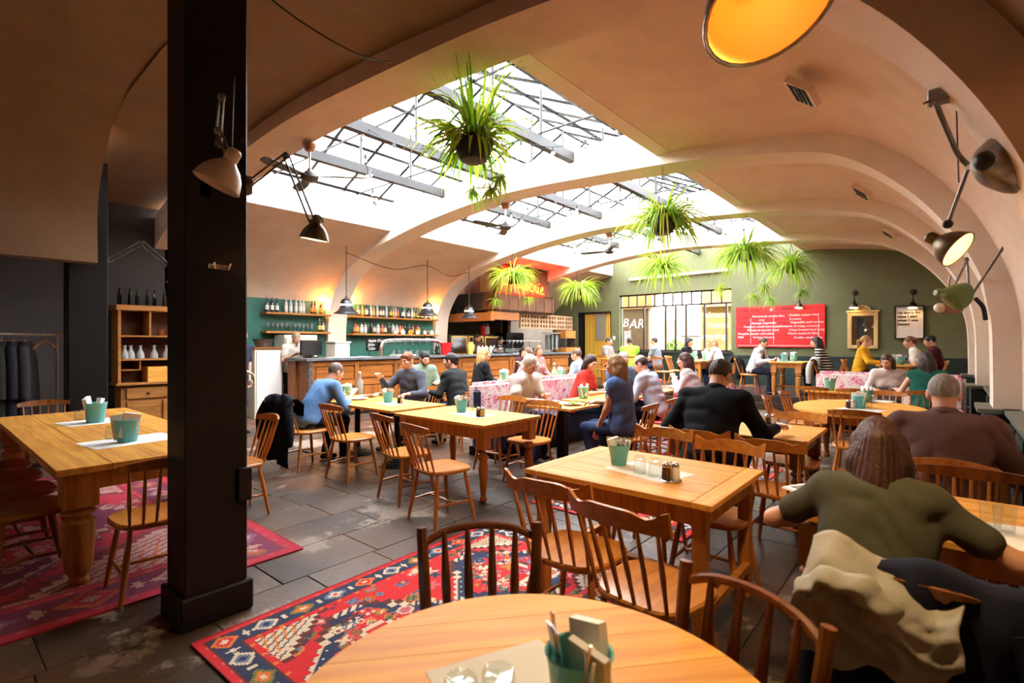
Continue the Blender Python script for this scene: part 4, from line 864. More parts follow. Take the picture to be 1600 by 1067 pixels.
# ------------------------------------------------------------------ floral benches
def floral():
    m = mat('floral_fabric', (.80,.70,.66), .9); N = m.node_tree.nodes; L = m.node_tree.links; b = N['Principled BSDF']
    tc = N.new('ShaderNodeTexCoord'); src = (.80,.70,.67,1); prev = None
    for sc, th, c in ((5.5,.17,(.62,.10,.22,1)),(8.0,.12,(.70,.28,.38,1)),(14,.16,(.45,.07,.17,1))):
        v = N.new('ShaderNodeTexVoronoi'); v.inputs['Scale'].default_value = sc; nz = N.new('ShaderNodeTexNoise'); nz.inputs['Scale'].default_value = sc*2.2; nz.inputs['Detail'].default_value = 3
        ad = N.new('ShaderNodeMixRGB'); ad.blend_type = 'LINEAR_LIGHT'; ad.inputs[0].default_value = .09; L.new(tc.outputs['Object'], ad.inputs[1]); L.new(tc.outputs['Object'], nz.inputs[0]); L.new(nz.outputs['Color'], ad.inputs[2]); L.new(ad.outputs[0], v.inputs['Vector'])
        wv = N.new('ShaderNodeMath'); wv.operation = 'SINE'; mu = N.new('ShaderNodeMath'); mu.operation = 'MULTIPLY'; mu.inputs[1].default_value = 32; L.new(v.outputs['Distance'], mu.inputs[0]); L.new(mu.outputs[0], wv.inputs[0])
        ls = N.new('ShaderNodeMath'); ls.operation = 'LESS_THAN'; ls.inputs[1].default_value = th*2.4; L.new(v.outputs['Distance'], ls.inputs[0])
        gt = N.new('ShaderNodeMath'); gt.operation = 'GREATER_THAN'; gt.inputs[1].default_value = -.25; L.new(wv.outputs[0], gt.inputs[0]); an = N.new('ShaderNodeMath'); an.operation = 'MULTIPLY'; L.new(ls.outputs[0], an.inputs[0]); L.new(gt.outputs[0], an.inputs[1])
        mx = N.new('ShaderNodeMix'); mx.data_type = 'RGBA'; L.new(an.outputs[0], mx.inputs[0]); mx.inputs[7].default_value = c
        if prev: L.new(prev, mx.inputs[6])
        else: mx.inputs[6].default_value = src
        prev = mx.outputs[2]
    L.new(prev, b.inputs['Base Color']); return m
flor = floral(); navy = mat('navy_vinyl', (.012,.018,.06), .5)
def soft_box(a, b, r=.05):
    bm = bmesh.new(); (x0,y0,z0), (x1,y1,z1) = a, b; vs = [bm.verts.new(p) for p in [(x0,y0,z0),(x1,y0,z0),(x1,y1,z0),(x0,y1,z0),(x0,y0,z1),(x1,y0,z1),(x1,y1,z1),(x0,y1,z1)]]
    for q in [(0,3,2,1),(4,5,6,7),(0,1,5,4),(1,2,6,5),(2,3,7,6),(3,0,4,7)]: bm.faces.new([vs[i] for i in q])
    bmesh.ops.bevel(bm, geom=bm.edges[:], offset=r, segments=3, affect='EDGES'); return MB().bm(bm)
bn = thing('booth_bench', 'white and pink floral booth bench behind the old man', 'bench', (-4.75, 4.85, 0))
soft_box((-.16,0,.08),(.0,2.6,.97),.05).obj('backrest', flor, bn, True); soft_box((-.02,.0,.12),(.50,2.6,.46),.04).obj('seat_cushion', navy, bn, True)
MB().box((-.14,.03,0),(.45,2.57,.12)).obj('plinth', black, bn)
soft_box((-.02,-.03,.1),(.10,.03,.88),.02).obj('end_upright', navy, bn, True)
b2 = thing('booth_bench', 'long pink floral bench between the oval table and the platform', 'bench', (-1.8, 10.6, 0))
soft_box((0,0,.1),(1.55,.16,1.0),.06).obj('backrest', flor, b2, True); soft_box((1.56,0,.1),(2.04,.16,1.0),.06).obj('backrest', flor, b2, True); soft_box((0,-.48,.14),(2.04,.02,.46),.04).obj('seat_cushion', flor, b2, True); MB().box((.03,-.42,0),(2.0,.12,.14)).obj('plinth', black, b2)
# ------------------------------------------------------------------ hanging spider plants
LEAF = [leaf('leaf_%d'%i, c) for i, c in enumerate(((.34,.48,.03),(.22,.40,.03),(.52,.55,.09),(.13,.28,.03)))]
potm = mat('black_pot', (.012,.010,.010), .5)
def blade(o, base, d, L, w, droop):
    """arching strap leaf"""
    d = Vector(d).normalized(); hz = Vector((d.x, d.y, 0)); hz = hz.normalized() if hz.length > .01 else Vector((1,0,0)); sd = hz.cross(Vector((0,0,1))).normalized()
    p = Vector(base); v = []; n = 7; dirv = d.copy()
    for i in range(n+1):
        t = i/n; ww = w*(1-t**2.2)*(.55+.45*min(1, t*4)); v += [p-sd*ww, p+Vector((0,0,-ww*.5)), p+sd*ww]; dirv = (dirv+Vector((0,0,-droop/n))).normalized(); p = p+dirv*L/n
    f = []
    for i in range(n): a = i*3; f += [(a,a+1,a+4,a+3),(a+1,a+2,a+5,a+4)]
    o.add(v, f)
def spider(pos, pr, spread, nl, label, hang, top_z, seed, upright=0, runners=2, pot=True, drop=.5):
    r = random.Random(seed); t = thing('hanging_plant', label, 'plant', pos)
    ph = pr*1.15
    if pot:
        o = MB(); n = 28; prof = [(.35,-.95),(.62,-.85),(.82,-.5),(.95,-.15),(1.0,0),(.94,0),(.88,-.2),(.0,-.25)]
        for q, z in prof:
            for i in range(n): a = 2*PI*i/n; k = 1+(.035 if i % 2 else -.02)*(q > .5); o.v.append((pr*q*k*math.cos(a), pr*q*k*math.sin(a), ph*z))
        for j in range(len(prof)-1): o.f += [(j*n+i, j*n+(i+1)%n, (j+1)*n+(i+1)%n, (j+1)*n+i) for i in range(n)]
        o.f.append(tuple(range(n-1,-1,-1))); o.m = [0]*len(o.f); o.obj('pot', potm, t, True)
        for k in range(3): a = 2*PI*k/3+.4; MB().tube([(pr*.95*math.cos(a),pr*.95*math.sin(a),-.01),(0,0,min(.55,top_z-pos[2]))], .004, 4).obj('hanger_wire', blackm, t)
    if top_z-pos[2] > .5: MB().tube([(0,0,.5),(0,0,top_z-pos[2])], .004, 4).obj('hanger_wire', blackm, t)
    os_ = [MB() for _ in LEAF]
    for k in range(nl):
        a = r.uniform(0, 2*PI); el = r.uniform(.15, 1.25) if r.random() > upright else r.uniform(1.1, 1.5)
        L = spread*r.uniform(.75, 1.45)*(1.5 if el > 1.1 and upright else 1); d = (math.cos(a)*math.cos(el), math.sin(a)*math.cos(el), math.sin(el)); rr = pr*r.uniform(.1,.8)
        up_ = el > 1.1 and r.random() < upright*2
        blade(os_[r.choice((0,0,1,1,2,3))], (rr*math.cos(a), rr*math.sin(a), r.uniform(-.03,.03)), d, L, r.uniform(.009,.015)*(1.0+pr), .5 if up_ else r.uniform(1.5,3.0))
    for o, m in zip(os_, LEAF):
        if o.f: l = o.obj('foliage', m, t, 'all'); l['kind'] = 'stuff'
    for k in range(runners):
        a = r.uniform(0, 2*PI) if runners > 2 else (TH+PI*(k+.08)+r.uniform(-.3,.3)); e = Vector((math.cos(a)*spread*.7, math.sin(a)*spread*.7, -drop*r.uniform(.8,1.25)))
        MB().tube(curve([(pr*.7*math.cos(a),pr*.7*math.sin(a),.02),(e.x*.7,e.y*.7,.05),(e.x,e.y,e.z*.5),tuple(e)],5), .003, 4).obj('runner', LEAF[2], t)
        q = MB()
        for _ in range(34): b = r.uniform(0,6.28); el = r.uniform(-.6,1.0); blade(q, e, (math.cos(b)*math.cos(el),math.sin(b)*math.cos(el),math.sin(el)), spread*r.uniform(.3,.62), .009, r.uniform(1.5,3))
        l = q.obj('plantlet', LEAF[r.choice((0,1))], t, 'all'); l['kind'] = 'stuff'
    return t
spider((-3.2,3.25,3.30), .185, .42, 260, 'large spider plant in a dark basket nearest the camera under the roof light', 1, 4.0, 1, upright=.18, runners=3, drop=.42)
spider((-2.88,6.5,3.16), .20, .56, 260, 'spider plant in a ribbed black bowl under the second arch', 1, 3.85, 2, runners=0)
spider((-2.80,9.92,3.16), .15, .64, 260, 'spider plant with trailing plantlets above the red menu board', 1, 3.9, 3, runners=3, drop=.62)
spider((-2.72,13.15,3.25), .14, .66, 250, 'rightmost spider plant hanging above the menu board', 1, 3.95, 4, runners=2, drop=.6)
spider((-4.4,9.9,3.02), .10, .60, 260, 'spider plant hanging in front of the far window', 1, 3.95, 5, runners=0)
spider((-6.8,10.5,2.80), .14, .52, 220, 'spider plant hanging left of the far window by the slatted door', 1, 4.3, 6, runners=1, drop=.3)
spider((-7.1,8.4,2.92), .14, .52, 260, 'spider plant hanging in front of the neon sign', 1, 4.3, 7, runners=2, drop=.45)
# ------------------------------------------------------------------ ceiling fans, string lights, vents
fanm = mat('fan_grey', (.045,.042,.04), .45); cop = mat('copper_cap', (.35,.16,.08), .35, .8)
def fan(x, y, ztop, drop, rot, label):
    t = thing('ceiling_fan', label, 'fan', (x, y, ztop)); MB().lathe([(0,-.09),(.05,-.085),(.08,-.03),(.085,0)], 18).obj('canopy', cop, t, True); MB().tube([(0,0,-.08),(0,0,-drop)], .014, 8).obj('rod', steel, t)
    MB().lathe([(0,-.09),(.07,-.08),(.11,-.04),(.10,0),(.04,.05),(.02,.08)], 20, Matrix.Translation((0,0,-drop))).obj('motor', fanm, t, True)
    for k in range(3):
        a = rot+2*PI*k/3; X = Matrix.Translation((0,0,-drop-.02))@Matrix.Rotation(a,4,'Z')@Matrix.Rotation(.22,4,'X'); o = MB()
        pl = [(.09,-.03),(.2,-.06),(.35,-.075),(.62,-.07),(.68,-.045),(.69,0),(.68,.045),(.62,.06),(.35,.05),(.2,.03),(.09,.03)]
        o.prism(pl, -.006, .006, fn=lambda a_,b_,c_: X@Vector((a_,b_,c_))); o.obj('blade', fanm, t)
fan(-6.0, 3.21, 3.96, .38, 2.9, 'grey ceiling fan on the first arch'); fan(-6.0, 6.9, 3.98, .38, .3, 'grey ceiling fan on the second arch'); fan(-5.8, 10.24, 3.98, .38, 1.2, 'grey ceiling fan on the third arch')
for bi, (y0, y1) in enumerate([(3.4,6.3),(7.1,9.6),(10.5,12.9)]):
    t = thing('string_lights', 'black string of bulb sockets under the %s roof light bay' % ('first','second','third')[bi], 'string lights', (0,0,0))
    pts = []
    for k in range(17):
        s = k/16; x = -8.4+s*5.2; seg = (s*4) % 1; pts.append(Vector((x, y0+(y1-y0)*(.15+.7*abs(((s*2)%2)-1)), 4.30-.28*math.sin(PI*seg))))
    MB().tube(curve(pts,3), .006, 4).obj('cable', blackm, t)
    for p in pts[1::1]: MB().lathe([(.018,0),(.022,-.05),(.0,-.055)], 8, Matrix.Translation(p)).obj('socket', blackm, t); MB().ball(p+Vector((0,0,-.085)), .028, 8).obj('bulb', mat('unlit_bulb',(.8,.8,.75),.1), t, True)
for i, (px, py, d) in enumerate(((1253,145,4.34),(1347,301,6.6),(1388,365,9.3))):
    p = atd(px, py, d); x = p.x; dzdx = -.75 if i == 0 else -.85; nrm = Vector((dzdx,0,-1)).normalized(); t = thing('air_vent', 'black slotted air vent on the right vault, %s' % ('nearest','middle','farthest')[i], 'vent', (0,0,0)); X = frame(p+nrm*.02, nrm, (0,1,0))
    o = MB(); v = lambda a,b,c: X@Vector((a,b,c))
    def xb(a, b, m, nm): q = MB(); q.box(a, b); q.v = [X@Vector(w) for w in q.v]; q.obj(nm, m, t)
    xb((-.11,-.20,-.06),(.11,.20,.0), plaster, 'frame'); xb((-.085,-.18,-.04),(.085,.18,.004), black, 'grille')
    for k in range(4): xb((-.07+k*.04,-.17,.0),(-.06+k*.04,.17,.012), black, 'slat')
tag(MB().tube(curve([atd(412,-10,3.4),atd(480,40,3.6),atd(560,85,3.9),atd(612,98,4.3)],6), .006, 5).obj('ceiling_cable', blackm), 'black cable across the near vault', 'cable')
# ------------------------------------------------------------------ lamps
def point(parent, loc, e, c, s=.03):
    l = bpy.data.lights.new('lamp_light', 'POINT'); l.energy = e; l.color = c; l.shadow_soft_size = s; return place('light', l, parent, loc)
def shade(t, p, axis, R, L, mo, mi, bulb=None, e=0, col=(1,.55,.2), neck=True, name='shade'):
    """bell shade: mouth centre p, axis points from mouth to neck"""
    X = frame(p, axis); prof = [(R,0),(R*.98,L*.15),(R*.86,L*.45),(R*.62,L*.75),(R*.36,L*.95),(R*.30,L)]
    s = MB().lathe(prof+[(R*.26,L*.98)], 28, X, False).obj(name, mo, t, True); MB().lathe([(r*.95,z-.004 if z else 0) for r, z in prof]+[(0,L*.94)], 28, X, False).obj('lining', mi, s, True)
    MB().tube([X@Vector((R*math.cos(a),R*math.sin(a),0)) for a in [2*PI*i/28 for i in range(29)]], R*.025+.001, 6).obj('rim', mo, s, True)
    if neck: MB().lathe([(R*.30,L),(R*.32,L*1.05),(R*.32,L*1.4),(R*.2,L*1.5),(0,L*1.5)], 18, X).obj('lamp_holder', mo, t, True)
    if bulb: MB().ball(X@Vector((0,0,L*.62)), R*.2, 12).obj('bulb', bulb, t, True)
    if e: point(t, X@Vector((0,0,L*.15)), e, col)
    return X
warm = mat('lamp_bulb', (1,.75,.4), .4, emit=18, ecol=(1,.62,.25)); lining = mat('white_lining', (.85,.78,.62), .4); off = mat('bulb_off', (.7,.68,.6), .2)
def arm(t, pts, r=.007, pair=.018):
    for a, b in zip(pts, pts[1:]):
        a, b = Vector(a), Vector(b); s = (b-a).cross(Vector((-SN,CS,0))).normalized()*pair
        for k in (-1, 1): MB().tube([a+s*k, b+s*k], r, 6).obj('arm_rod', steel_d, t)
    for p in pts: MB().ball(p, .022, 8).obj('joint', steel_d, t)
# big shade above the camera
t = thing('hanging_lamp', 'large lamp shade with glowing orange inside at the top of the photo', 'lamp', (0,0,0)); P = atd(1203, 12, 1.72)
shade(t, P, (Vector(P)-Vector((0,0,EYE))).normalized()*.55+Vector((0,0,1))*.65+Vector((CS,SN,0))*-.35, .215, .20, steel_d, mat('amber_lining',(.62,.20,.02),.6), mat('amber_bulb',(1,.6,.2),.4,emit=2.5,ecol=(1,.42,.06)), 4.0, (1,.50,.14)); sx = bpy.data.lights.new('lamp_beam','SPOT'); sx.energy = 150; sx.color = (1,.70,.34); sx.spot_size = 2.25; sx.spot_blend = .6; sx.shadow_soft_size = .08; so = place('beam', sx, t, P+Vector((0,0,-.02))); so.rotation_euler = Vector((-.12,-.18,-1.0)).to_track_quat('-Z','Y').to_euler(); MB().tube([P+Vector((-.1,.1,.28)),P+Vector((-.12,.14,1.4))], .006, 6).obj('cord', blackm, t)
# anglepoise lamps on the column
t = thing('anglepoise_lamp', 'white anglepoise lamp on the face of the black column', 'lamp', (0,0,0)); pk = mat('white_enamel',(.72,.62,.54),.3,coat=.3)
P = atd(338,288,2.45); X = shade(t, P, Vector((.2,.35,.85)), .105, .13, pk, lining, off); arm(t, [atd(356,240,2.5), atd(341,205,2.6), atd(346,152,2.66), atd(342,225,2.72)], .006, .012); MB().bbox((-.03,-.03,-.05),(.0,.03,.05)).obj('wall_bracket', steel_d, t, loc=(-3.02,1.03,2.33)); MB().tube([atd(362,240,2.5), atd(366,120,2.6)], .003, 5).obj('cord', blackm, t)
t = thing('anglepoise_lamp', 'glowing anglepoise lamp reaching out to the right of the black column', 'lamp', (0,0,0)); P = atd(491,374,3.12)
shade(t, P, Vector((.18,.05,1)), .085, .10, steel_d, lining, warm, 3.5, (1,.72,.38)); arm(t, [(-3.02,1.26,2.41), atd(447,243,3.05), atd(488,347,3.12)], .006, .016); MB().bbox((-.06,-.02,-.05),(0,.02,.05)).obj('wall_bracket', steel_d, t, loc=(-3.02,1.255,2.40)); MB().tube(curve([atd(488,340,3.12),atd(500,338,3.1),atd(505,348,3.1)],4), .004, 5).obj('cord', blackm, t)
t = thing('anglepoise_lamp', 'folded anglepoise arm against the dark left wall above the dresser', 'lamp', (0,0,0)); arm(t, [atd(168,408,7.6), atd(222,379,7.8), atd(262,415,7.9)], .014, .03); shade(t, atd(272,440,7.9), Vector((-.3,0,1)), .10, .12, steel_d, lining, off)
# scissor lamps on the right arch
t = thing('scissor_lamp', 'tarnished steel lamp with its mouth turned to the right wall', 'lamp', (0,0,0))
P = atd(1592,250,2.2); shade(t, P, Vector((-CS,-SN,-.12))*1+Vector((SN,-CS,0))*.30, .135, .22, steel_d, lining, off, neck=False); ax1 = (Vector((-CS,-SN,-.12))+Vector((SN,-CS,0))*.30).normalized(); MB().ball(P+ax1*.205, .044, 14).obj('rounded_back', blackm, t, True); MB().tube([P+Vector((CS,SN,0))*(.03+.15*math.cos(a))+Vector((0,0,.16*math.sin(a)))+Vector((SN,-CS,0))*.05 for a in [PI*2*i/24 for i in range(25)]], .004, 6).obj('wire_guard', steel_d, t); arm(t, [atd(1500,150,2.35), atd(1600,176,2.3)], .008, 0.0001)
A = atd(1470,150,2.38); MB().bbox((-.05,-.04,-.03),(.05,.04,.03), .006).obj('arch_clamp', steel_d, t, loc=A)
MB().tube(curve([atd(1462,162,2.36), atd(1480,205,2.36), atd(1496,240,2.34), atd(1512,258,2.32)],4), .012, 8).obj('bent_arm', steel_d, t, True); MB().tube([atd(1494,160,2.38), atd(1498,285,2.38)], .003, 5).obj('tension_wire', blackm, t); MB().tube([atd(1443,162,2.36), atd(1470,150,2.36)], .006, 6).obj('wing_screw', steel_d, t)
t = thing('scissor_lamp', 'glowing brass toned lamp pointing down at the right arch', 'lamp', (0,0,0)); P = atd(1497,390,2.42)
shade(t, P, Vector((-CS,-SN,0))*.42+Vector((0,0,.62))+Vector((-SN,CS,0))*.75, .088, .10, mat('aged_brass',(.16,.11,.05),.35,.7,col2=(.08,.055,.03),scale=10), lining, mat('dim_bulb',(1,.75,.4),.4,emit=4,ecol=(1,.6,.25)), 1.0, (1,.55,.2)); MB().tube([atd(1512,265,2.34), atd(1481,350,2.42)], .008, 8).obj('arm', steel_d, t); MB().ball(atd(1481,350,2.42), .022, 8).obj('joint', blackm, t)
t = thing('scissor_lamp', 'green enamel lamp on folding arms at the second right arch', 'lamp', (0,0,0)); P = atd(1502,463,4.95); shade(t, P, Vector((-CS,-SN,.15)), .13, .17, mat('green_enamel',(.10,.15,.03),.35,coat=.3), lining, off)
arm(t, [atd(1490,450,4.95), atd(1511,405,5.0), atd(1515,470,4.9)], .01, .001); MB().tube([atd(1520,458,4.9), atd(1590,352,4.2)], .012, 6).obj('long_arm', steel_d, t); MB().tube(curve([atd(1524,466,4.8), atd(1536,480,4.8), atd(1540,500,4.8)],4), .02, 6).obj('clamp', blackm, t)
t = thing('scissor_lamp', 'rust coloured cylinder lamp below the green enamel lamp', 'lamp', (0,0,0)); MB().lathe([(.05,0),(.06,.05),(.06,.2),(.03,.22),(0,.22)], 14, frame(atd(1470,481,5.6), (CS,SN,0))).obj('body', mat('rust_enamel',(.22,.09,.05),.5), t, True); MB().tube([atd(1478,475,5.6), atd(1485,430,5.6)], .01, 6).obj('arm', steel_d, t); MB().ball(atd(1468,481,5.6), .055, 10).obj('lens', mat('lens',(.6,.5,.4),.2), t, True)
# spot lamps on the far wall
for px, l in ((1248,'above the menu board'),(1334,'above the mirror'),(1426,'above the framed poster')):
    u = (px-800)/800; d = (FARY-.2)/(CS+SN*u); P = atd(px, 481, d); t = thing('wall_lamp', 'small bronze wall lamp %s' % l, 'lamp', (0,0,0)); bz = mat('bronze',(.055,.035,.022),.4,.7)
    shade(t, P, Vector((0,.25,1)), .10, .15, bz, lining, warm, 3.5, (1,.6,.25)); MB().tube(curve([P+Vector((0,.04,.2)),P+Vector((0,.06,.34)),P+Vector((0,.2,.4))],4), .012, 6).obj('arm', bz, t); MB().lathe([(.07,0),(.06,.03),(0,.04)], 14, frame(P+Vector((0,.2,.40)),(0,-1,0))).obj('wall_rose', bz, t, True)
# ------------------------------------------------------------------ wall pieces
def wx(px, Y=FARY): u = (px-800)/800; return Y/(CS+SN*u)*(-SN+CS*u)
def wz(px, py, Y=FARY): u = (px-800)/800; return EYE+(536-py)/800*Y/(CS+SN*u)
RY = FARY-.08; x0, x1 = wx(1150,RY), wx(1289,RY); z1, z0 = 2.54, 1.38
bd = thing('menu_board', 'red planked menu board with chalk writing', 'menu board', (x0, RY, z0)); BW, BHh = x1-x0, z1-z0; redb = mat('red_board',(.64,.010,.014),.45,col2=(.50,.006,.01),scale=4,stretch=(1,1,12),rand=.12)
for k in range(11): h = BHh/11; MB().bbox((0,0,k*h+.003),(BW,.05,(k+1)*h-.002), .005).obj('plank', redb, bd)
for x in (.1, BW-.14): MB().box((x,.05,.05),(x+.05,.075,BHh-.05)).obj('batten', mat('red_board',(0,0,0)), bd)
dkred = mat('black_lettering',(.05,.008,.01),.8); ch2 = mat('chalk_pink',(.92,.78,.76),.9)
for s, x, z, sz, m in (('Any side',.20,1.02,.13,dkred),('Daily spec',1.20,1.04,.13,dkred),('Lunch',.17,.84,.10,dkred),('Homemade cordon bleu',.44,.85,.085,ch2),('soup',.62,.75,.075,ch2),('Soup',.18,.66,.10,dkred),('Sausage baguettes',.42,.66,.09,ch2),('Tempura mushrooms salad',.20,.56,.09,ch2),
    ('Weekend special roast',.30,.46,.09,ch2),('Pumpkin risotto and salad',.05,.36,.09,ch2),('Mild',.05,.26,.09,ch2),('Sweet',.20,.26,.09,dkred),('Sorbet selection',.46,.26,.085,ch2),('and',1.20,.84,.10,dkred),('Chicken supper stew',1.38,.86,.085,ch2),('& creamy',1.40,.76,.075,ch2),('Veg',1.20,.66,.10,dkred),
    ('Vegetable and tomato',1.42,.66,.09,ch2),('Tempura of crispy croutons',1.16,.56,.085,ch2),('Crispy breaded beef curry',1.38,.46,.08,ch2),('Warm mackerel fillets',1.35,.36,.085,ch2),('Sundae, vanilla cake',1.50,.25,.085,ch2)):
    text('lettering', s, sz, m, bd, (x, -.004, z), ext=.002, shear=.15)
for x in (.40,1.0,BW-.15): MB().box((x,-.003,.08 if x > .9 else .1),(x+.008,.0,BHh-.3)).obj('chalk_line', ch2, bd)
MB().box((.05,-.003,.05),(BW-.05,.0,.058)).obj('chalk_line', ch2, bd)
for k in range(3): MB().box((-.05,-.003,-.005),(.05,.0,.005), Matrix.Rotation(k*PI/3,3,'Y'), (.94,0,BHh-.10)).obj('chalk_star', ch2, bd)
x0, x1 = wx(1324,RY), wx(1372,RY); mr = thing('wall_mirror', 'cream framed mirror with a carved crest', 'mirror', (x0, FARY-.05, 1.36)); w = x1-x0; mh = .92; mf = mat('mirror_frame',(.62,.45,.20),.5,col2=(.5,.35,.15),scale=8)
for a, b in (((0,0),(.09,mh)),((w-.09,0),(w,mh)),((.09,0),(w-.09,.09)),((.09,mh-.09),(w-.09,mh))): MB().bbox((a[0],-.02,a[1]),(b[0],.04,b[1]), .008).obj('frame_rail', mf, mr)
MB().bbox((-.03,-.035,mh),(w+.03,.04,mh+.05), .008).obj('cornice', mf, mr); MB().prism([(w*.5+.17*math.cos(PI*i/12), .05+mh+.14*math.sin(PI*i/12)) for i in range(13)], -.02, .02, fn=lambda a,b,c: (a,c,b)).obj('crest', mf, mr)
for k in range(5): a = PI*(k+.5)/5; MB().ball((w*.5+.11*math.cos(a),-.022,mh+.06+.08*math.sin(a)), .03, 8).obj('carved_lobe', mf, mr)
MB().box((.09,.0,.09),(w-.09,.01,mh-.09)).obj('mirror_glass', mat('mirror_silver',(.9,.9,.92),.02,1), mr)
x0, x1 = wx(1397.5,RY), wx(1444.5,RY); po = thing('framed_poster', 'black framed white poster with a printed apology', 'poster', (x0, FARY-.04, 1.60)); w, h = x1-x0, .81
for a, b in (((0,0),(.025,h)),((w-.025,0),(w,h)),((0,0),(w,.025)),((0,h-.025),(w,h))): MB().box((a[0],-.015,a[1]),(b[0],.03,b[1])).obj('frame_rail', black, po)
MB().box((.02,.0,.02),(w-.02,.01,h-.02)).obj('print', mat('poster_paper',(.78,.74,.70),.8), po)
for i, s in enumerate(("I'm sorry for", 'what I said', 'when I was', 'hungry')): text('lettering', s, .088, black, po, (.055,-.003,h-.20-i*.092), ext=.001, bold=.0028)
# ------------------------------------------------------------------ tableware
bucket_me = MB().lathe([(.048,0),(.05,.002),(.066,.13),(.07,.135),(.068,.138),(.064,.135),(.048,.01),(0,.008)], 28).mesh('pot', aqua, smooth=.7)
nap_me = MB().box((-.042,-.012,.0),(.042,.012,.15)).mesh('napkin', paper); nap2 = MB().box((-.045,-.008,.0),(.045,.008,.15)).mesh('napkin', kraft)
def fork_mesh():
    o = MB(); o.box((-.004,-.001,0),(.004,.001,.12)); o.box((-.011,-.0012,.12),(.011,.0012,.14))
    for k in range(4): o.box((-.011+k*.0063,-.001,.14),(-.008+k*.0063,.001,.185))
    return o.mesh('fork', steel)
fork_me = fork_mesh(); knife_me = MB().tube([(0,0,0),(0,0,.10),(0,0,.19)], [.004,.005,.003], 6).mesh('knife', steel)
straw_me = MB().tube([(0,0,0),(0,0,.2)], .0045, 6).mesh('straw', blackm)
def bucket(p, label, seed=0, full=True, s=1):
    r = random.Random(seed); t = thing('cutlery_bucket', label, 'bucket', p, r.uniform(0,6)); place('pot', bucket_me, t); t.scale = (s,)*3
    n = place('napkin', nap_me if seed % 2 else nap2, t, (.018,.014,.02)); n.rotation_euler = (.18,.12,r.uniform(-.5,.5)); n = place('napkin', nap_me, t, (.0,.034,.03)); n.rotation_euler = (-.1,-.22,.4)
    if full:
        for k in range(5): f = place('fork', fork_me, t, (-.022+.009*k,-.026,.012)); f.rotation_euler = (r.uniform(.05,.25),r.uniform(-.2,.2),0)
        for k in range(3): f = place('knife', knife_me, t, (.03,-.02+.012*k,.01)); f.rotation_euler = (r.uniform(-.2,.2),r.uniform(.15,.45),0)
    return t
upt = MB().lathe([(.039,0),(.040,.002),(.033,.098),(.030,.102),(.0,.102),(0,.088),(.028,.086),(.036,.002)], 20).mesh('tumbler', glass, smooth=.7)
facets = MB()
def upglass(p, label): t = tag(place('tumbler', upt, None, p), label, 'glass'); return t
mat_me = MB().box((-.15,-.21,0),(.15,.21,.0012)).mesh('place_mat', kraft)
def placemat(p, rz, label, s=1, m=None): o = tag(place('place_mat', mat_me if not m else MB().box((-.15,-.21,0),(.15,.21,.0012)).mesh('place_mat', m), None, p, rz), label, 'place mat'); o.scale = (s,s,1); return o
def shakers(p, rz, label):
    t = thing('condiment_set', label, 'condiments', p, rz); MB().lathe([(.058,0),(.06,.004),(.055,.008),(0,.008)], 20).obj('tray', steel, t, True)
    for k, (x, m) in enumerate(((-.026,pepper),(.026,salt))):
        o = MB().lathe([(.022,.008),(.024,.02),(.021,.075),(.02,.075),(0,.075)], 14, Matrix.Translation((x,0,0))).obj('shaker', m, t, True); MB().lathe([(.021,.075),(.022,.08),(.018,.095),(.008,.102),(0,.102)], 14, Matrix.Translation((x,0,0))).obj('cap', steel, o, True)
    MB().tube([(0,0,.008),(0,0,.11)], .004, 6).obj('handle', steel, t)
Tz = .74
# round foreground table
placemat(at(820,1110,Tz), 1.15, 'paper place mat on the round foreground table', 1.0); bucket(at(905,1122,Tz)+Vector((0,0,.001)), 'aqua cutlery bucket with forks and folded cards on the round table', 2, s=1.0)
for k, (px, py) in enumerate(((720,1140),(779,1125),(815,1180))): upglass(at(px,py,Tz)+Vector((0,0,.001)), 'upturned tumbler on the round foreground table, %s' % ('left one','middle one','right one')[k])
# bucket table
placemat(at(1012,736,Tz), 1.33, 'long paper mat on the bucket table', 1.02); bucket(at(967,726,Tz)+Vector((0,0,.001)), 'aqua cutlery bucket on the pine table in the middle foreground', 1, s=.92); upglass(at(1000,740,Tz)+Vector((0,0,.001)), 'left upturned tumbler on the bucket table'); upglass(at(1023,744,Tz)+Vector((0,0,.001)), 'right upturned tumbler on the bucket table'); shakers(at(1048,751,Tz)+Vector((0,0,.001)), .6, 'steel salt and pepper set on the bucket table')
# pale pine table
placemat(at(738,647,Tz), 1.45, 'paper mat on the pale pine table', 1.0); bucket(at(721,644,Tz), 'aqua bucket on the pale pine table', 3)
for k, px in enumerate((735,742,749)): upglass(at(px,646+k*2,Tz), 'upturned tumbler on the pale pine table, %s' % ('left one','middle one','right one')[k])
shakers(at(751,652,Tz), .3, 'pepper and salt shakers on the pale pine table')
placemat(at(612,630,Tz), 1.4, 'paper mat on the pedestal table', .9); bucket(at(606,629,Tz), 'aqua bucket on the iron pedestal table', 4); upglass(at(618,628,Tz), 'upturned tumbler on the pedestal table'); shakers(at(626,631,Tz), .2, 'shakers on the pedestal table')
plate_me = MB().lathe([(.06,0),(.09,.008),(.125,.018),(.13,.022),(.12,.02),(.07,.008),(0,.007)], 26).mesh('plate', white, smooth=.8)
def plate(p, label, food=None):
    t = thing('plate', label, 'plate', p); place('dish', plate_me, t)
    if food:
        o = MB(); r = random.Random(int(p[0]*100))
        for _ in range(9): o.ball((r.uniform(-.05,.05),r.uniform(-.05,.05),r.uniform(.015,.03)), (r.uniform(.015,.03),r.uniform(.015,.03),.015), 8)
        o.obj('food', food, t, True)
foodm = mat('brown_food',(.30,.10,.025),.6,col2=(.45,.25,.06),scale=30); greenf = mat('green_food',(.3,.4,.05),.6)
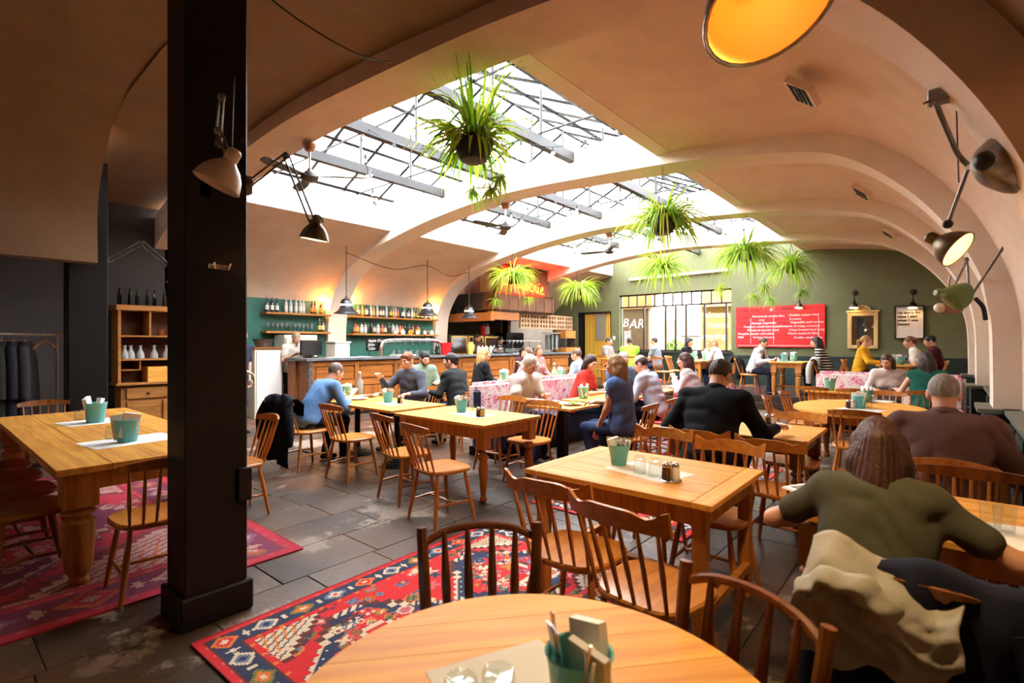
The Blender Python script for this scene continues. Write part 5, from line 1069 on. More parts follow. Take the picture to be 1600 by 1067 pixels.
bucket(at(543,618,Tz), 'aqua bucket behind the head of the man in the blue hoodie', 5, False); plate(at(575,620,Tz), 'white plate with food before the man in the hoodie', foodm); plate(at(598,617,Tz), 'second white plate on the hoodie man\'s table', foodm); plate(at(560,624,Tz), 'bowl shaped plate nearest the hoodie man')
wb = MB().lathe([(.045,0),(.048,.01),(.048,.16),(.02,.22),(.016,.25),(.022,.27),(.018,.28),(0,.28)], 16)
def carafe(p, label, s=1): t = thing('water_bottle', label, 'bottle', p); t.scale = (s,)*3; place('flask', wb.mesh('flask', mat('flask_glass',(.62,.68,.66),.08,trans=.6,ior=1.25), smooth=.8), t); MB().ball((0,0,.29), .02, 8).obj('stopper', white, t, True)
carafe(at(562,616,Tz), 'glass water flask by the man in the blue hoodie', 1.1); carafe(at(866,594,.79), 'glass water flask on the table at the bar end', 1.1)
plate(Vector((-6.3,5.75,Tz)), 'white plate between the bearded man and the black haired woman', foodm); plate(Vector((-6.5,5.35,Tz)), 'second plate on the bearded man\'s table', foodm)
plate(Vector((-3.75,5.15,Tz)), 'white plate in front of the old man', foodm); plate(Vector((-3.5,5.28,Tz)), 'large plate between the old man and the woman in blue', greenf); carafe_ = bucket(Vector((-3.80,6.0,Tz)), 'aqua bucket behind the old man\'s plate', 6, False, 1.15)
o = thing('ceramic_pot', 'small ceramic pot on the corner of the old man\'s table', 'pot', (-3.55,5.0,Tz)); MB().lathe([(.04,0),(.045,.07),(.04,.07),(.035,.01),(0,.01)], 16).obj('body', cream, o, True); MB().lathe([(.046,.068),(.049,.071),(.046,.076),(.043,.074)], 16).obj('rim', kraft, o, True)
for k, (x, y) in enumerate(((-3.45,6.35),(-3.75,6.6))): bucket(Vector((x,y,Tz)), 'aqua bucket by the striped shirt man\'s elbow, %s' % ('nearer','farther')[k], 7+k, False)
bucket(Vector((-3.5,7.55,Tz)), 'aqua bucket on the cup table by the red chairs', 9, False)
cup_me = MB().lathe([(.02,0),(.035,.03),(.04,.06),(.037,.06),(.03,.03),(0,.008)], 16).mesh('cup_body', white, smooth=.8); sau = MB().lathe([(.03,0),(.07,.01),(.065,.012),(0,.006)], 18).mesh('saucer', white, smooth=.8)
for k, (x, y) in enumerate(((-3.7,7.75),(-3.55,7.95))): t = thing('coffee_cup', 'white coffee cup on the cup table, %s' % ('nearer','farther')[k], 'cup', (x,y,Tz)); place('cup_body', cup_me, t, (0,0,.008)); place('saucer', sau, t)
Q = .79; bucket(Vector((-6.25,7.15,Q)), 'aqua bucket on the blonde woman\'s table', 10, False, 1.3); bucket(Vector((-5.9,8.5,Q)), 'aqua bucket on the table at the bar end', 11, False, 1.3)
tb = thing('serving_board', 'wooden serving board in front of the blonde woman', 'board', (-6.5,6.98,Q)); MB().bbox((-.2,-.14,0),(.2,.14,.02), .006).obj('board', pine_x, tb); MB().bbox((-.16,-.3,0),(.16,-.16,.004), .001).obj('napkin', navy, tb)
plate(Vector((-6.1,8.9,Q)), 'white plate on the table at the bar end', foodm)
# suited man, oval table, bench table
placemat(at(1210,663,Tz), .6, 'paper mat by the suited man\'s elbow', .7); shakers(at(1204,664,Tz)+Vector((0,0,.001)), .3, 'pepper mill by the suited man\'s elbow')
placemat(at(1345,640,Tz), 1.3, 'nearer paper mat on the oval table'); placemat(at(1364,626,Tz), 1.35, 'farther paper mat on the oval table'); bucket(at(1343,638,Tz), 'nearer aqua bucket on the oval table', 12, False, 1.1); bucket(at(1355,628,Tz), 'farther aqua bucket on the oval table', 13, True, 1.1)
for k, (px, py) in enumerate(((1351,636),(1357,637),(1362,629),(1366,630))): upglass(at(px,py,Tz)+Vector((0,0,.001)), 'upturned tumbler beside the oval table buckets, %s' % ('first','second','third','fourth')[k])
shakers(at(1329,638,Tz), .2, 'salt and pepper on the oval table')
b_ = bucket(Vector((-1.42,9.55,Tz)), 'aqua bucket with a black straw on the bench table', 14, False, 1.2); s_ = place('straw', straw_me, b_, (0,0,.02)); s_.rotation_euler = (.3,.35,0)
# platform tables
PZ = 1.07
for k, (x, y) in enumerate(((-2.85,13.1),(-2.72,13.45))): bucket(Vector((x,y,PZ)), 'aqua bucket on the table below the menu board, %s' % ('left','right')[k], 15+k, True, 1.2)
shakers(Vector((-2.98,13.0,PZ)), 0, 'shakers on the table below the menu board'); placemat(Vector((-2.8,13.1,PZ)), 1.5, 'paper mat on the table below the menu board')
for k, (x, y) in enumerate(((-.85,13.2),(-.72,13.5),(-.8,13.75))): bucket(Vector((x,y,1.05)), 'aqua bucket on the yellow cardigan woman\'s table, %s' % ('left','middle','right')[k], 17+k, True, 1.15)
for k in range(4): upglass(Vector((-.86+.09*k,13.12,1.05)), 'tumbler on the yellow cardigan woman\'s table, number %s from the left' % ('one','two','three','four')[k])
for k, (x, y) in enumerate(((-5.05,13.35),(-4.9,13.8))): bucket(Vector((x,y,1.05)), 'aqua bucket on the window table, %s' % ('nearer','farther')[k], 20+k, False, 1.35)
bucket(Vector((-7.2,13.9,1.05)), 'aqua bucket on the table by the slatted door', 22, False, 1.3)
# khaki woman's table, rustic table
ng = thing('newspaper', 'folded newspaper under the arm of the woman in khaki', 'newspaper', at(1288,772,Tz), -.5); 
for k in range(3): MB().box((-.16,-.11+.004*k,.003*k),(.16,.11,.003*k+.002)).obj('sheet', paper, ng)
MB().box((-.14,-.07,.0082),(.02,.08,.0088)).obj('photo_print', mat('newsprint',(.25,.25,.25),.8,col2=(.05,.05,.05),scale=18), ng)
for k, (px, py) in enumerate(((1548,828),(1570,834))):
    tag(place('tumbler', MB().lathe([(.031,0),(.031,.01),(.038,.11),(.036,.11),(.029,.012),(0,.012)], 20).mesh('tumbler', glass, smooth=.7), None, at(px,py,Tz)), 'water tumbler on the khaki woman\'s table, %s' % ('left','right')[k], 'glass')
placemat(at(1575,838,Tz)-Vector((0,0,0)), .2, 'paper mat under the tumblers at the right edge', .8)
np2 = thing('newspaper', 'open newspaper in front of the grey haired man', 'newspaper', (-.12,4.95,Tz), .2); MB().box((-.2,-.14,0),(.2,.14,.004)).obj('sheet', paper, np2); MB().box((-.18,-.12,.004),(-.02,.12,.0045)).obj('text_block', mat('newsprint',(0,0,0)), np2)
for k, (px, py, s) in enumerate(((213,690,1.25),(163,660,1.35))):
    p = at(px-15,py,.75); wide = ('nearer','farther')[k]; placemat(at(px-8,py-2,.75), .12, '%s white paper mat on the rustic table' % wide, 1.35, paper); bucket(at(px-14,py,.75)+Vector((0,0,.001)), '%s aqua bucket on the rustic table' % wide, 24+k, False, s); upglass(at(px-40,py-4,.75)+Vector((0,0,.001)), 'tumbler beside the %s bucket on the rustic table' % wide)
# ------------------------------------------------------------------ people: smooth-blended bodies meshed with surface nets
def c_(a, b, r0, r1): return ('c', np.array(a, float), np.array(b, float), r0, r1)
def e_(c, r, R=None): return ('e', np.array(c, float), np.array(r, float), np.eye(3) if R is None else np.array(R, float))
def prim_box(p):
    if p[0] == 'c': m = max(p[3], p[4]); return np.minimum(p[1], p[2])-m, np.maximum(p[1], p[2])+m
    m = p[2].max() if not np.allclose(p[3], np.eye(3)) else p[2]; return p[1]-m, p[1]+m
def prim_d(p, P):
    if p[0] == 'c':
        a, b, r0, r1 = p[1:]; ba = b-a; t = np.clip(((P-a)@ba)/max(ba@ba, 1e-9), 0, 1); return np.linalg.norm(P-a-t[..., None]*ba, axis=-1)-(r0+(r1-r0)*t)
    q = (P-p[1])@p[3]; k0 = np.linalg.norm(q/p[2], axis=-1); k1 = np.linalg.norm(q/p[2]**2, axis=-1); return k0*(k0-1)/np.maximum(k1, 1e-6)
def sdf_mesh(prims, vox, k=.03, sub=(), ksub=.0, noise=None, keep=None):
    lo = np.min([prim_box(p)[0] for p in prims], 0)-k-2*vox; hi = np.max([prim_box(p)[1] for p in prims], 0)+k+2*vox
    n = np.ceil((hi-lo)/vox).astype(int)+1; G = np.full(n, .2, np.float32); ax = [lo[i]+vox*np.arange(n[i]) for i in range(3)]
    def region(p, mg):
        a, b = prim_box(p); i0 = np.clip(((a-mg-lo)/vox).astype(int), 0, n-1); i1 = np.clip(((b+mg-lo)/vox).astype(int)+2, 1, n); s = tuple(slice(i0[i], i1[i]) for i in range(3))
        return s, np.stack(np.meshgrid(*[ax[i][s[i]] for i in range(3)], indexing='ij'), -1)
    for p in prims:
        s, P = region(p, k+2.5*vox); d = prim_d(p, P); g = G[s]
        h = np.clip(.5+.5*(g-d)/k, 0, 1); G[s] = g*(1-h)+d*h-k*h*(1-h)
    for p in sub: s, P = region(p, 2.5*vox); G[s] = np.maximum(G[s], -prim_d(p, P))
    if noise is not None or keep is not None:
        P = np.stack(np.meshgrid(*ax, indexing='ij'), -1)
        if noise is not None: G = G+noise(P).astype(np.float32)
        if keep is not None: G = np.maximum(G, keep(P).astype(np.float32))
    # surface nets
    S = G < 0; c = np.zeros(n-1, np.int8)
    for dx in (0,1):
        for dy in (0,1):
            for dz in (0,1): c += S[dx:n[0]-1+dx, dy:n[1]-1+dy, dz:n[2]-1+dz]
    cell = np.argwhere((c > 0) & (c < 8))
    if not len(cell): return np.zeros((0,3)), np.zeros((0,4), int)
    idx = np.full(n-1, -1, np.int64); idx[tuple(cell.T)] = np.arange(len(cell)); acc = np.zeros((len(cell),3)); cnt = np.zeros(len(cell))
    off = np.array([[i,j,l] for i in (0,1) for j in (0,1) for l in (0,1)])
    for a in range(8):
        for b in range(a+1, 8):
            if abs(off[a]-off[b]).sum() == 1:
                ga = G[tuple((cell+off[a]).T)]; gb = G[tuple((cell+off[b]).T)]; m = (ga < 0) != (gb < 0); t = np.where(m, ga/np.where(ga == gb, 1, ga-gb), 0)
                acc += m[:, None]*(off[a]+t[:, None]*(off[b]-off[a])); cnt += m
    V = lo+vox*(cell+acc/cnt[:, None]); F = []
    for axis in range(3):
        o1, o2 = [(1,2),(2,0),(0,1)][axis]; sl0 = [slice(None)]*3; sl1 = [slice(None)]*3; sl0[axis] = slice(0, n[axis]-1); sl1[axis] = slice(1, n[axis])
        A, B = S[tuple(sl0)], S[tuple(sl1)]; ed = np.argwhere(A != B); ed = ed[(ed[:, o1] > 0) & (ed[:, o2] > 0) & (ed[:, o1] < n[o1]-1) & (ed[:, o2] < n[o2]-1)]
        if not len(ed): continue
        u = np.zeros(3, int); u[o1] = 1; w = np.zeros(3, int); w[o2] = 1
        q = np.stack([idx[tuple((ed-u-w).T)], idx[tuple((ed-w).T)], idx[tuple(ed.T)], idx[tuple((ed-u).T)]], 1); fl = B[tuple(ed.T)]; q[fl] = q[fl][:, ::-1]; F.append(q)
    return V, np.concatenate(F)
def np_mesh(name, parts, m):
    V = []; F = []; k = 0
    for v, f in parts:
        if len(v): V.append(v); F.append(f+k); k += len(v)
    V = np.concatenate(V); F = np.concatenate(F); me = bpy.data.meshes.new(name); me.vertices.add(len(V)); me.vertices.foreach_set('co', V.astype(np.float32).reshape(-1))
    me.loops.add(F.size); me.loops.foreach_set('vertex_index', F.reshape(-1).astype(np.int32)); me.polygons.add(len(F)); me.polygons.foreach_set('loop_start', np.arange(0, F.size, 4, dtype=np.int32)); me.polygons.foreach_set('loop_total', np.full(len(F), 4, np.int32))
    me.polygons.foreach_set('use_smooth', np.ones(len(F), bool)); me.update(calc_edges=True); me.validate(); me.materials.append(m); return me
def rotx(a): c, s = math.cos(a), math.sin(a); return np.array([[1,0,0],[0,c,-s],[0,s,c]])
def roty(a): c, s = math.cos(a), math.sin(a); return np.array([[c,0,s],[0,1,0],[-s,0,c]])
def rotz(a): c, s = math.cos(a), math.sin(a); return np.array([[c,-s,0],[s,c,0],[0,0,1]])
def unit(v): return v/max(np.linalg.norm(v), 1e-9)
SKIN = {'fair': mat('skin_fair',(.62,.33,.22),.5,col2=(.56,.27,.17),scale=20), 'tan': mat('skin_tan',(.50,.23,.12),.5,col2=(.44,.19,.10),scale=20), 'brown': mat('skin_brown',(.18,.08,.045),.5)}
eye_w = mat('eye_white',(.75,.72,.68),.3); eye_d = mat('eye_dark',(.02,.014,.01),.2); lipm = mat('lip',(.42,.12,.10),.5); shoe_m = mat('dark_shoe',(.02,.018,.018),.5)
def cloth(n, c, v=.8): return mat('cloth_'+n, c, .9, col2=tuple(x*v for x in c), scale=14, bump=.22, bscale=13, spec=.2)
JEANS = cloth('jeans', (.020,.035,.085)); BLACKC = cloth('black', (.010,.010,.012)); DARKT = cloth('navy_trousers', (.012,.014,.03))
def person(label, x, y, deg, shirt, hair=('short',(.04,.02,.01)), z=0, seat=.46, lean=.15, head=(0,0), lh=None, rh=None, sleeve='long', trousers=None, skin='fair', fem=False, s=1.0, q=1.0, stand=False, bulk=1.0, twist=0, collar=False, extra=None, beard=None, glasses=False, neckline=0, stripes=None, legs=True, tie=None, elb=.55):
    """origin under the hips, facing +Y; head = (yaw to the left, pitch down); hand targets in local metres from the hip"""
    vox = .015*q; hv = .0075*q; fv = .0068*q
    H0 = np.array((0,0,(.94 if stand else seat+.10))); d1 = np.array((0,math.sin(lean*.7),math.cos(lean*.7))); d2 = np.array((0,math.sin(lean*1.45),math.cos(lean*1.45)))
    P1 = H0+.24*d1; P2 = P1+.27*d2; sw = (.155 if fem else .185)*bulk**.5; Rc = rotx(-lean*1.2)@rotz(twist); Rl = rotx(-lean*.7)
    ax_ = rotz(twist)@np.array((1,0,0)); SL = P2-ax_*sw-.035*d2; SR = P2+ax_*sw-.035*d2
    nk = np.array((0,math.sin(lean*1.0+.12),math.cos(lean*1.0+.12))); N1 = P2+.066*nk; Rh = rotz(head[0]+twist*.5)@rotx(-head[1]); HC = N1+.035*np.array((0,.25,1))+Rh@np.array((0,.022,.085))
    hb = (.165 if fem else .165)*bulk**.6
    def torso(g): 
        o = [e_(H0+.01*d1, (hb+.01*fem+g, .125*bulk+g, .12+g), Rl), e_(H0+.16*d1, (hb*.86+g, .108*bulk+g, .15+g), Rl), e_(P1+.10*d2, ((.15 if fem else .172)*bulk**.5+g, (.092 if fem else .098)*bulk**.7+g, .185+g), Rc), c_(P2-ax_*.095*bulk**.5-.07*d2, H0-ax_*.075, .078*bulk**.5+g, .092*bulk**.5+g), c_(P2+ax_*.095*bulk**.5-.07*d2, H0+ax_*.075, .078*bulk**.5+g, .092*bulk**.5+g), c_(P2-.08*d2, H0, .085*bulk**.5+g, .10*bulk**.5+g),
             c_(SL+.01*d2, SR+.01*d2, .062+g, .062+g), c_(P2-.03*d2-ax_*.09, N1-.02*nk, .055+g*.6, .046+g*.3), c_(P2-.03*d2+ax_*.09, N1-.02*nk, .055+g*.6, .046+g*.3)]
        if fem:
            f = Rc@np.array((0,1,0))
            for k in (-1,1): o.append(e_(P1+.10*d2+f*.085+Rc@np.array((k*.07,0,0)), (.062+g,.055+g,.06+g)))
        return o
    # arms
    def ik(S, W, side):
        u, f = .285, .25; v = W-S; L = np.linalg.norm(v); L2 = min(L, (u+f)*.985); W = S+unit(v)*L2; a = math.acos(np.clip((u*u+L2*L2-f*f)/(2*u*L2), -1, 1)); dr = unit(v); hint = np.array((side*elb,-.25,-1.0)); hint = hint-dr*(hint@dr); return S+dr*u*math.cos(a)+unit(hint)*u*math.sin(a), W
    lh = np.array(lh if lh is not None else (-.14,.36,.22)); rh = np.array(rh if rh is not None else (.14,.36,.22)); base = np.array((0,0,H0[2]-.10))
    EL, WL = ik(SL, lh+base, -1); ER, WR = ik(SR, rh+base, 1); ar = (.043 if fem else .05)*bulk**.3; fr_ = .036 if fem else .041
    arms = [c_(SL, EL, ar*1.1, ar*.85), c_(SR, ER, ar*1.1, ar*.85), c_(EL, WL, fr_*1.05, .026), c_(ER, WR, fr_*1.05, .026)]
    # legs
    if stand: kn = [np.array((k*.10,.03,.50)) for k in (-1,1)]; an = [np.array((k*.11,-.02,.09)) for k in (-1,1)]
    else: kn = [np.array((k*(.10 if fem else .14),.42,seat+.06)) for k in (-1,1)]; an = [np.array((k*(.09 if fem else .13),.36+.05*k,.09)) for k in (-1,1)]
    hj = [H0+np.array((k*.085,.0,-.02)) for k in (-1,1)]
    def legp(g): return sum([[c_(hj[i], kn[i], .082*bulk**.5+g, .058+g), c_(kn[i], an[i], .055+g, .036+g*1.2)] for i in (0,1)], [])
    feet = sum([[c_(an[i]-(0,.03,.05), an[i]+np.array((0,.14,-.06)), .036, .030)] for i in (0,1)], [])
    hands = []
    for W, E, sd in ((WL,EL,-1),(WR,ER,1)):
        f = unit(W-E); dn = np.array((0,0,-1.0)); nrm = unit(dn-f*(dn@f)) if abs(f[2]) < .9 else unit(np.array((-sd,0,0))-f*(-sd*f[0])); s1 = np.cross(f, nrm)*1.0; inner = s1 if (s1@np.array((-sd,0,0))) > 0 else -s1
        Rm = np.stack([inner, f, nrm], 1); hp = [e_(W+f*.048, (.040,.052,.017), Rm), c_(W-f*.03, W+f*.02, .026, .026)]
        for j, (ofs, Lf) in enumerate(((.030,.068),(.010,.078),(-.010,.072),(-.029,.056))):
            b = W+f*.088+inner*ofs; d = unit(f*math.cos(.35)+nrm*math.sin(.35)+inner*(ofs*2)); m = b+d*Lf*.5; d_ = unit(f*math.cos(1.05)+nrm*math.sin(1.05)); hp += [c_(W+f*.06+inner*ofs, b, .0105, .0098), c_(b, m, .0098, .0088), c_(m, m+d_*Lf*.52, .0088, .0072)]
        b = W+f*.022+inner*.03; m = b+unit(f*.65+inner*.75+nrm*.25)*.04; hp += [c_(b, m, .014, .0115), c_(m, m+unit(f*.9+inner*.2+nrm*.45)*.034, .0112, .0085)]; hands.append(hp)
    # head (scaled to 0.23 m tall)
    def hp(c): return HC+Rh@np.array(c)
    k_ = .95 if fem else 1.0
    hd_ = [e_(hp((0,-.012,.026)), (.076*k_,.096*k_,.098*k_), Rh), e_(hp((0,.022,-.03)), (.060*k_,.072,.082), Rh), e_(hp((0,.050,-.078)), (.036 if fem else .042,.034,.030), Rh), c_(hp((0,-.025,-.05)), P2-.02*d2, .050 if fem else .057, .060 if fem else .066),
           e_(hp((0,.078,.024)), (.052,.018,.014), Rh)]
    fine = [c_(hp((0,.086,.012)), hp((0,.106,-.022)), .0085, .0135), e_(hp((.011,.096,-.026)), (.0085,.009,.007), Rh), e_(hp((-.011,.096,-.026)), (.0085,.009,.007), Rh), e_(hp((0,.086,-.053)), (.024,.012,.006), Rh), e_(hp((0,.085,-.063)), (.020,.012,.0065), Rh),
            e_(hp((.042,.062,-.018)), (.022,.02,.022), Rh), e_(hp((-.042,.062,-.018)), (.022,.02,.022), Rh)]
    for k in (-1,1): fine += [e_(hp((k*.078*k_,-.012,-.008)), (.010,.019,.030), Rh@rotz(k*-.35)), e_(hp((k*.074*k_,-.004,-.03)), (.008,.010,.012), Rh)]
    sock = [e_(hp((k*.031,.094,.004)), (.017,.014,.010), Rh) for k in (-1,1)]
    t = thing('person', label, 'person', (x, y, z), math.radians(deg)); t.scale = (s,)*3
    body = [sdf_mesh(torso(-.012)+arms+legp(-.006)+[c_(hp((0,-.025,-.05)), P2-.02*d2, .045, .055)], vox*1.1, .03)]
    body.append(sdf_mesh(hd_+fine, hv, .014, sub=sock)); body += [sdf_mesh(h, fv, .010) for h in hands]
    place('body', np_mesh('body', body, SKIN[skin]), t)
    if legs or stand: place('trousers', np_mesh('trousers', [sdf_mesh(legp(.010)+[e_(H0, (hb+.018,.135*bulk,.125), Rl)], vox*1.05, .035, noise=lambda P: .004*np.sin(P[...,1]*38+P[...,0]*21)*np.sin(P[...,2]*33))], trousers or JEANS), t)
    place('shoes', np_mesh('shoes', [sdf_mesh(feet, .012, .02)], shoe_m), t)
    g = .014; sl = []
    if sleeve == 'long': sl = [c_(SL,EL,ar*1.1+g,ar*.9+g), c_(SR,ER,ar*1.1+g,ar*.9+g), c_(EL,WL-unit(WL-EL)*.025,fr_+g,.032+g*.6), c_(ER,WR-unit(WR-ER)*.025,fr_+g,.032+g*.6)]
    elif sleeve == 'rolled': sl = [c_(SL,EL,ar*1.1+g,ar*.9+g), c_(SR,ER,ar*1.1+g,ar*.9+g), c_(EL,EL+(WL-EL)*.3,fr_+g,fr_+g), c_(ER,ER+(WR-ER)*.3,fr_+g,fr_+g)]
    elif sleeve == 'short': sl = [c_(SL,SL+(EL-SL)*.62,ar*1.12+g,ar*1.02+g*1.2), c_(SR,SR+(ER-SR)*.62,ar*1.12+g,ar*1.02+g*1.2)]
    elif sleeve == 'cap': sl = [c_(SL,SL+(EL-SL)*.25,ar*1.12+g,ar*1.05+g), c_(SR,SR+(ER-SR)*.25,ar*1.12+g,ar*1.05+g)]
    ph = random.random()*6
    fold = lambda P: .014*(.45-np.abs(np.sin(P[...,2]*23+P[...,0]*19*np.sign(P[...,0])+2.0*np.sin(P[...,0]*12+P[...,1]*9+ph)+ph)))*np.clip(.3+np.sin(P[...,0]*9+P[...,2]*8+ph),-.2,1)-.001
    nsub = [e_(N1+.035*nk+Rc@np.array((0,.01,0)), (.056,.056,.05))]
    if neckline: nsub.append(e_(P2+Rc@np.array((0,.105,-.01)), (.036,.045,.03+neckline*.035)))
    sm = shirt
    place('shirt', np_mesh('shirt', [sdf_mesh(torso(g)+sl, vox, .045, sub=nsub, noise=fold)], sm), t)
    if collar:
        cm = MB(); o = N1-.018*nk
        for r_ in range(2):
            for i in range(17): a = PI*.55+2*PI*.95*i/17; q_ = o+Rc@np.array(((.076)*math.cos(a)*(1-.08*r_),.080*math.sin(a)*(1-.06*r_),-.014+.045*r_)); cm.v.append(tuple(q_))
        cm.f = [(i,i+1,17+i+1,17+i) for i in range(16)]; cm.m = [0]*16; c0 = cm.obj('collar', sm, t, True); md = c0.modifiers.new('thick','SOLIDIFY'); md.thickness = .006
    if tie is not None: f = Rc@np.array((0,1,0)); MB().tube([tuple(P2+f*.09-.02*d2), tuple(P1+f*.145+.12*d2), tuple(P1+f*.15-.02*d2)], [.014,.024,.03], 8).obj('tie', tie, t, True)
    # hair
    st, hc = hair; hm = mat('hair_%02d%02d%02d'%tuple(int(v*99) for v in hc), hc, .58, col2=tuple(v*.5 for v in hc), scale=10, stretch=(5,5,.7), bump=.5)
    strand = lambda P: .0028*np.sin(np.arctan2(P[...,0]-HC[0], P[...,1]-HC[1])*46+P[...,2]*14)
    cap = e_(hp((0,-.018,.034)), (.083*k_,.102*k_,.098*k_), Rh); facec = e_(hp((0,.105,-.045)), (.085,.085,.098), Rh); below = e_(hp((0,.045,-.150)), (.12,.12,.115), Rh); back = np.array((0,-1,0.)); sub = [facec]; pr = [cap]; kk = .02
    dwn = np.array((0,0,-1.0)); bk = unit(np.array((0,-1,0))+0*dwn)
    if st == 'short': sub.append(below)
    elif st == 'crop': pr = [e_(hp((0,-.016,.030)), (.079*k_,.099*k_,.096*k_), Rh)]; sub.append(below); strand = lambda P: 0*P[...,0]
    elif st == 'bald': pr = [e_(hp((0,-.018,.024)), (.080*k_,.100*k_,.088), Rh)]; sub += [below, e_(hp((0,.02,.12)), (.062,.10,.085), Rh)]; strand = lambda P: 0*P[...,0]
    elif st == 'mop': pr.append(e_(hp((0,.045,.075)), (.065,.045,.035), Rh)); sub.append(e_(hp((0,.05,-.145)), (.12,.12,.12), Rh))
    elif st == 'bob': pr += [c_(hp((k*.062,-.03,.0)), hp((k*.068,-.035,-.11)), .042, .034) for k in (-1,1)]+[c_(hp((0,-.07,.0)), hp((0,-.075,-.12)), .055, .045)]
    elif st in ('long','verylong'):
        Lh = .26 if st == 'long' else .40; b0 = hp((0,-.085,0)); e0 = b0+dwn*Lh+(Rc@np.array((0,-.035-.55*max(0,lean-.2),0)))
        pr += [c_(hp((k*.062,-.03,.01)), hp((k*.070,-.045,-.09)), .040, .040) for k in (-1,1)]+[c_(hp((k*.070,-.045,-.08)), hp((k*.07,-.05,-.1))+dwn*(Lh-.12)+Rc@np.array((0,-.02,0)), .042, .028) for k in (-1,1)]+[c_(b0, e0, .062, .045), c_(b0+np.array((.04,0,-.05)), e0+np.array((.05,.01,.01)), .045, .036), c_(b0+np.array((-.04,0,-.05)), e0+np.array((-.05,.01,.02)), .045, .036)]; kk = .028
    elif st == 'bun': sub.append(below); pr += [e_(hp((0,-.115,.035)), (.042,.036,.04), Rh), c_(hp((0,-.08,0)), hp((0,-.09,-.04)), .04, .03)]
    elif st == 'tail': sub.append(below); pr += [c_(hp((0,-.10,.03)), hp((0,-.15,-.02)), .03, .03), c_(hp((0,-.15,-.02)), hp((0,-.15,-.02))+dwn*.2, .032, .014)]
    place('hair', np_mesh('hair', [sdf_mesh(pr, .0085*q, kk, sub=sub, noise=strand)], hm), t)
    if beard: bm2 = mat('beard_%02d'%int(beard[0]*99), beard, .7); place('beard', np_mesh('beard', [sdf_mesh([e_(hp((0,.048,-.078)), (.048,.042,.036), Rh)]+[c_(hp((k*.064,.015,-.03)), hp((k*.045,.05,-.07)), .014, .02) for k in (-1,1)], .008*q, .015, sub=[e_(hp((0,.105,-.057)), (.024,.03,.011), Rh)])], bm2), t)
    ey = MB()
    for k in (-1,1): 
        o = MB().ball(hp((k*.031,.0765,.004)), .0118, 10).obj('eye', eye_w, t, True); MB().ball(hp((k*.031,.0855,.003)), .0058, 8).obj('iris', eye_d, o, True)
        MB().tube([hp((k*.016,.094,.020)), hp((k*.032,.094,.025)), hp((k*.05,.082,.020))], [.003,.004,.002], 6).obj('eyebrow', hm if st not in ('bald',) else eye_d, t, True)
    MB().ball(hp((0,.0885,-.058)), (.019,.0075,.0075), 10, Matrix(Rh.tolist())).obj('lips', lipm, t, True)
    if glasses:
        g_ = MB()
        for k in (-1,1): g_.tube([hp((k*.032+.024*math.cos(a),.104,.004+.018*math.sin(a))) for a in [2*PI*i/14 for i in range(15)]], .002, 5); g_.tube([hp((k*.056,.102,.008)), hp((k*.08,.0,.006))], .002, 5)
        g_.tube([hp((-.008,.106,.008)), hp((.008,.106,.008))], .002, 5); g_.obj('glasses', blackm, t)
    return t
def stripes_mat():
    m = cloth('striped', (.02,.02,.022)); N = m.node_tree.nodes; L = m.node_tree.links; w = N.new('ShaderNodeTexWave'); w.bands_direction = 'Z'; w.inputs['Scale'].default_value = 5.2; tc = N.new('ShaderNodeTexCoord'); L.new(tc.outputs['Object'], w.inputs[0])
    r = N.new('ShaderNodeValToRGB'); r.color_ramp.interpolation = 'CONSTANT'; r.color_ramp.elements[0].color = (.015,.015,.018,1); r.color_ramp.elements[1].color = (.6,.56,.5,1); r.color_ramp.elements[1].position = .72; L.new(w.outputs[0], r.inputs[0]); L.new(r.outputs[0], N['Principled BSDF'].inputs['Base Color']); return m
BR, DK, BLD, AUB, GREY, WHT, BLK = (.09,.04,.018), (.028,.014,.009), (.46,.28,.10), (.22,.07,.025), (.42,.38,.33), (.62,.55,.42), (.012,.010,.010)
ONT = .30       # table top seen from the seat
# near people
person('woman in a khaki shirt with long brown hair seen from behind, reading', -.20, 2.2, 0, cloth('khaki',(.075,.072,.045)), ('verylong',(.060,.017,.008)), lean=.42, head=(.1,.40), sleeve='short', elb=1.7, fem=True, bulk=1.1, lh=(-.28,.46,.30), rh=(.46,.42,.30), q=.8, seat=.43, trousers=BLACKC, s=.95)
person('grey haired man in a brown shirt seen from behind', .0, 3.95, 2, cloth('brown_check',(.13,.068,.058)), ('crop',(.36,.31,.27)), lean=.34, head=(.05,.25), bulk=1.25, lh=(-.30,.42,.30), rh=(.28,.40,.26), q=.8, trousers=BLACKC, collar=True, seat=.44)
person('man in a black suit jacket seen from behind, bent over his table', -1.45, 4.12, 2, cloth('suit',(.008,.009,.013)), ('short',(.07,.032,.016)), lean=.36, head=(-.15,.55), lh=(-.30,.34,.30), rh=(.40,.42,.32), bulk=1.18, q=.85, collar=True, trousers=BLACKC, s=1.04)
person('man in a blue hoodie bent over his plate', -6.0, 3.18, 0, cloth('hoodie_blue',(.13,.26,.52)), ('crop',(.16,.11,.09)), lean=.55, head=(0,.45), lh=(-.18,.50,.32), rh=(.16,.52,.38), q=.95, sleeve='rolled', trousers=DARKT)
person('auburn haired man in a slate sweater eating opposite the blue hoodie', -5.95, 4.78, 186, cloth('slate',(.075,.085,.12)), ('mop',AUB), lean=.10, head=(.05,.18), lh=(-.30,.36,.34), rh=(.22,.42,.55), trousers=BLACKC)
person('bearded man in a sage green sweater', -7.05, 5.85, -105, cloth('sage',(.17,.25,.19)), ('short',BLK), lean=.10, head=(0,.4), beard=(.02,.013,.01), lh=(-.14,.34,.36), rh=(.28,.36,.52), sleeve='rolled')
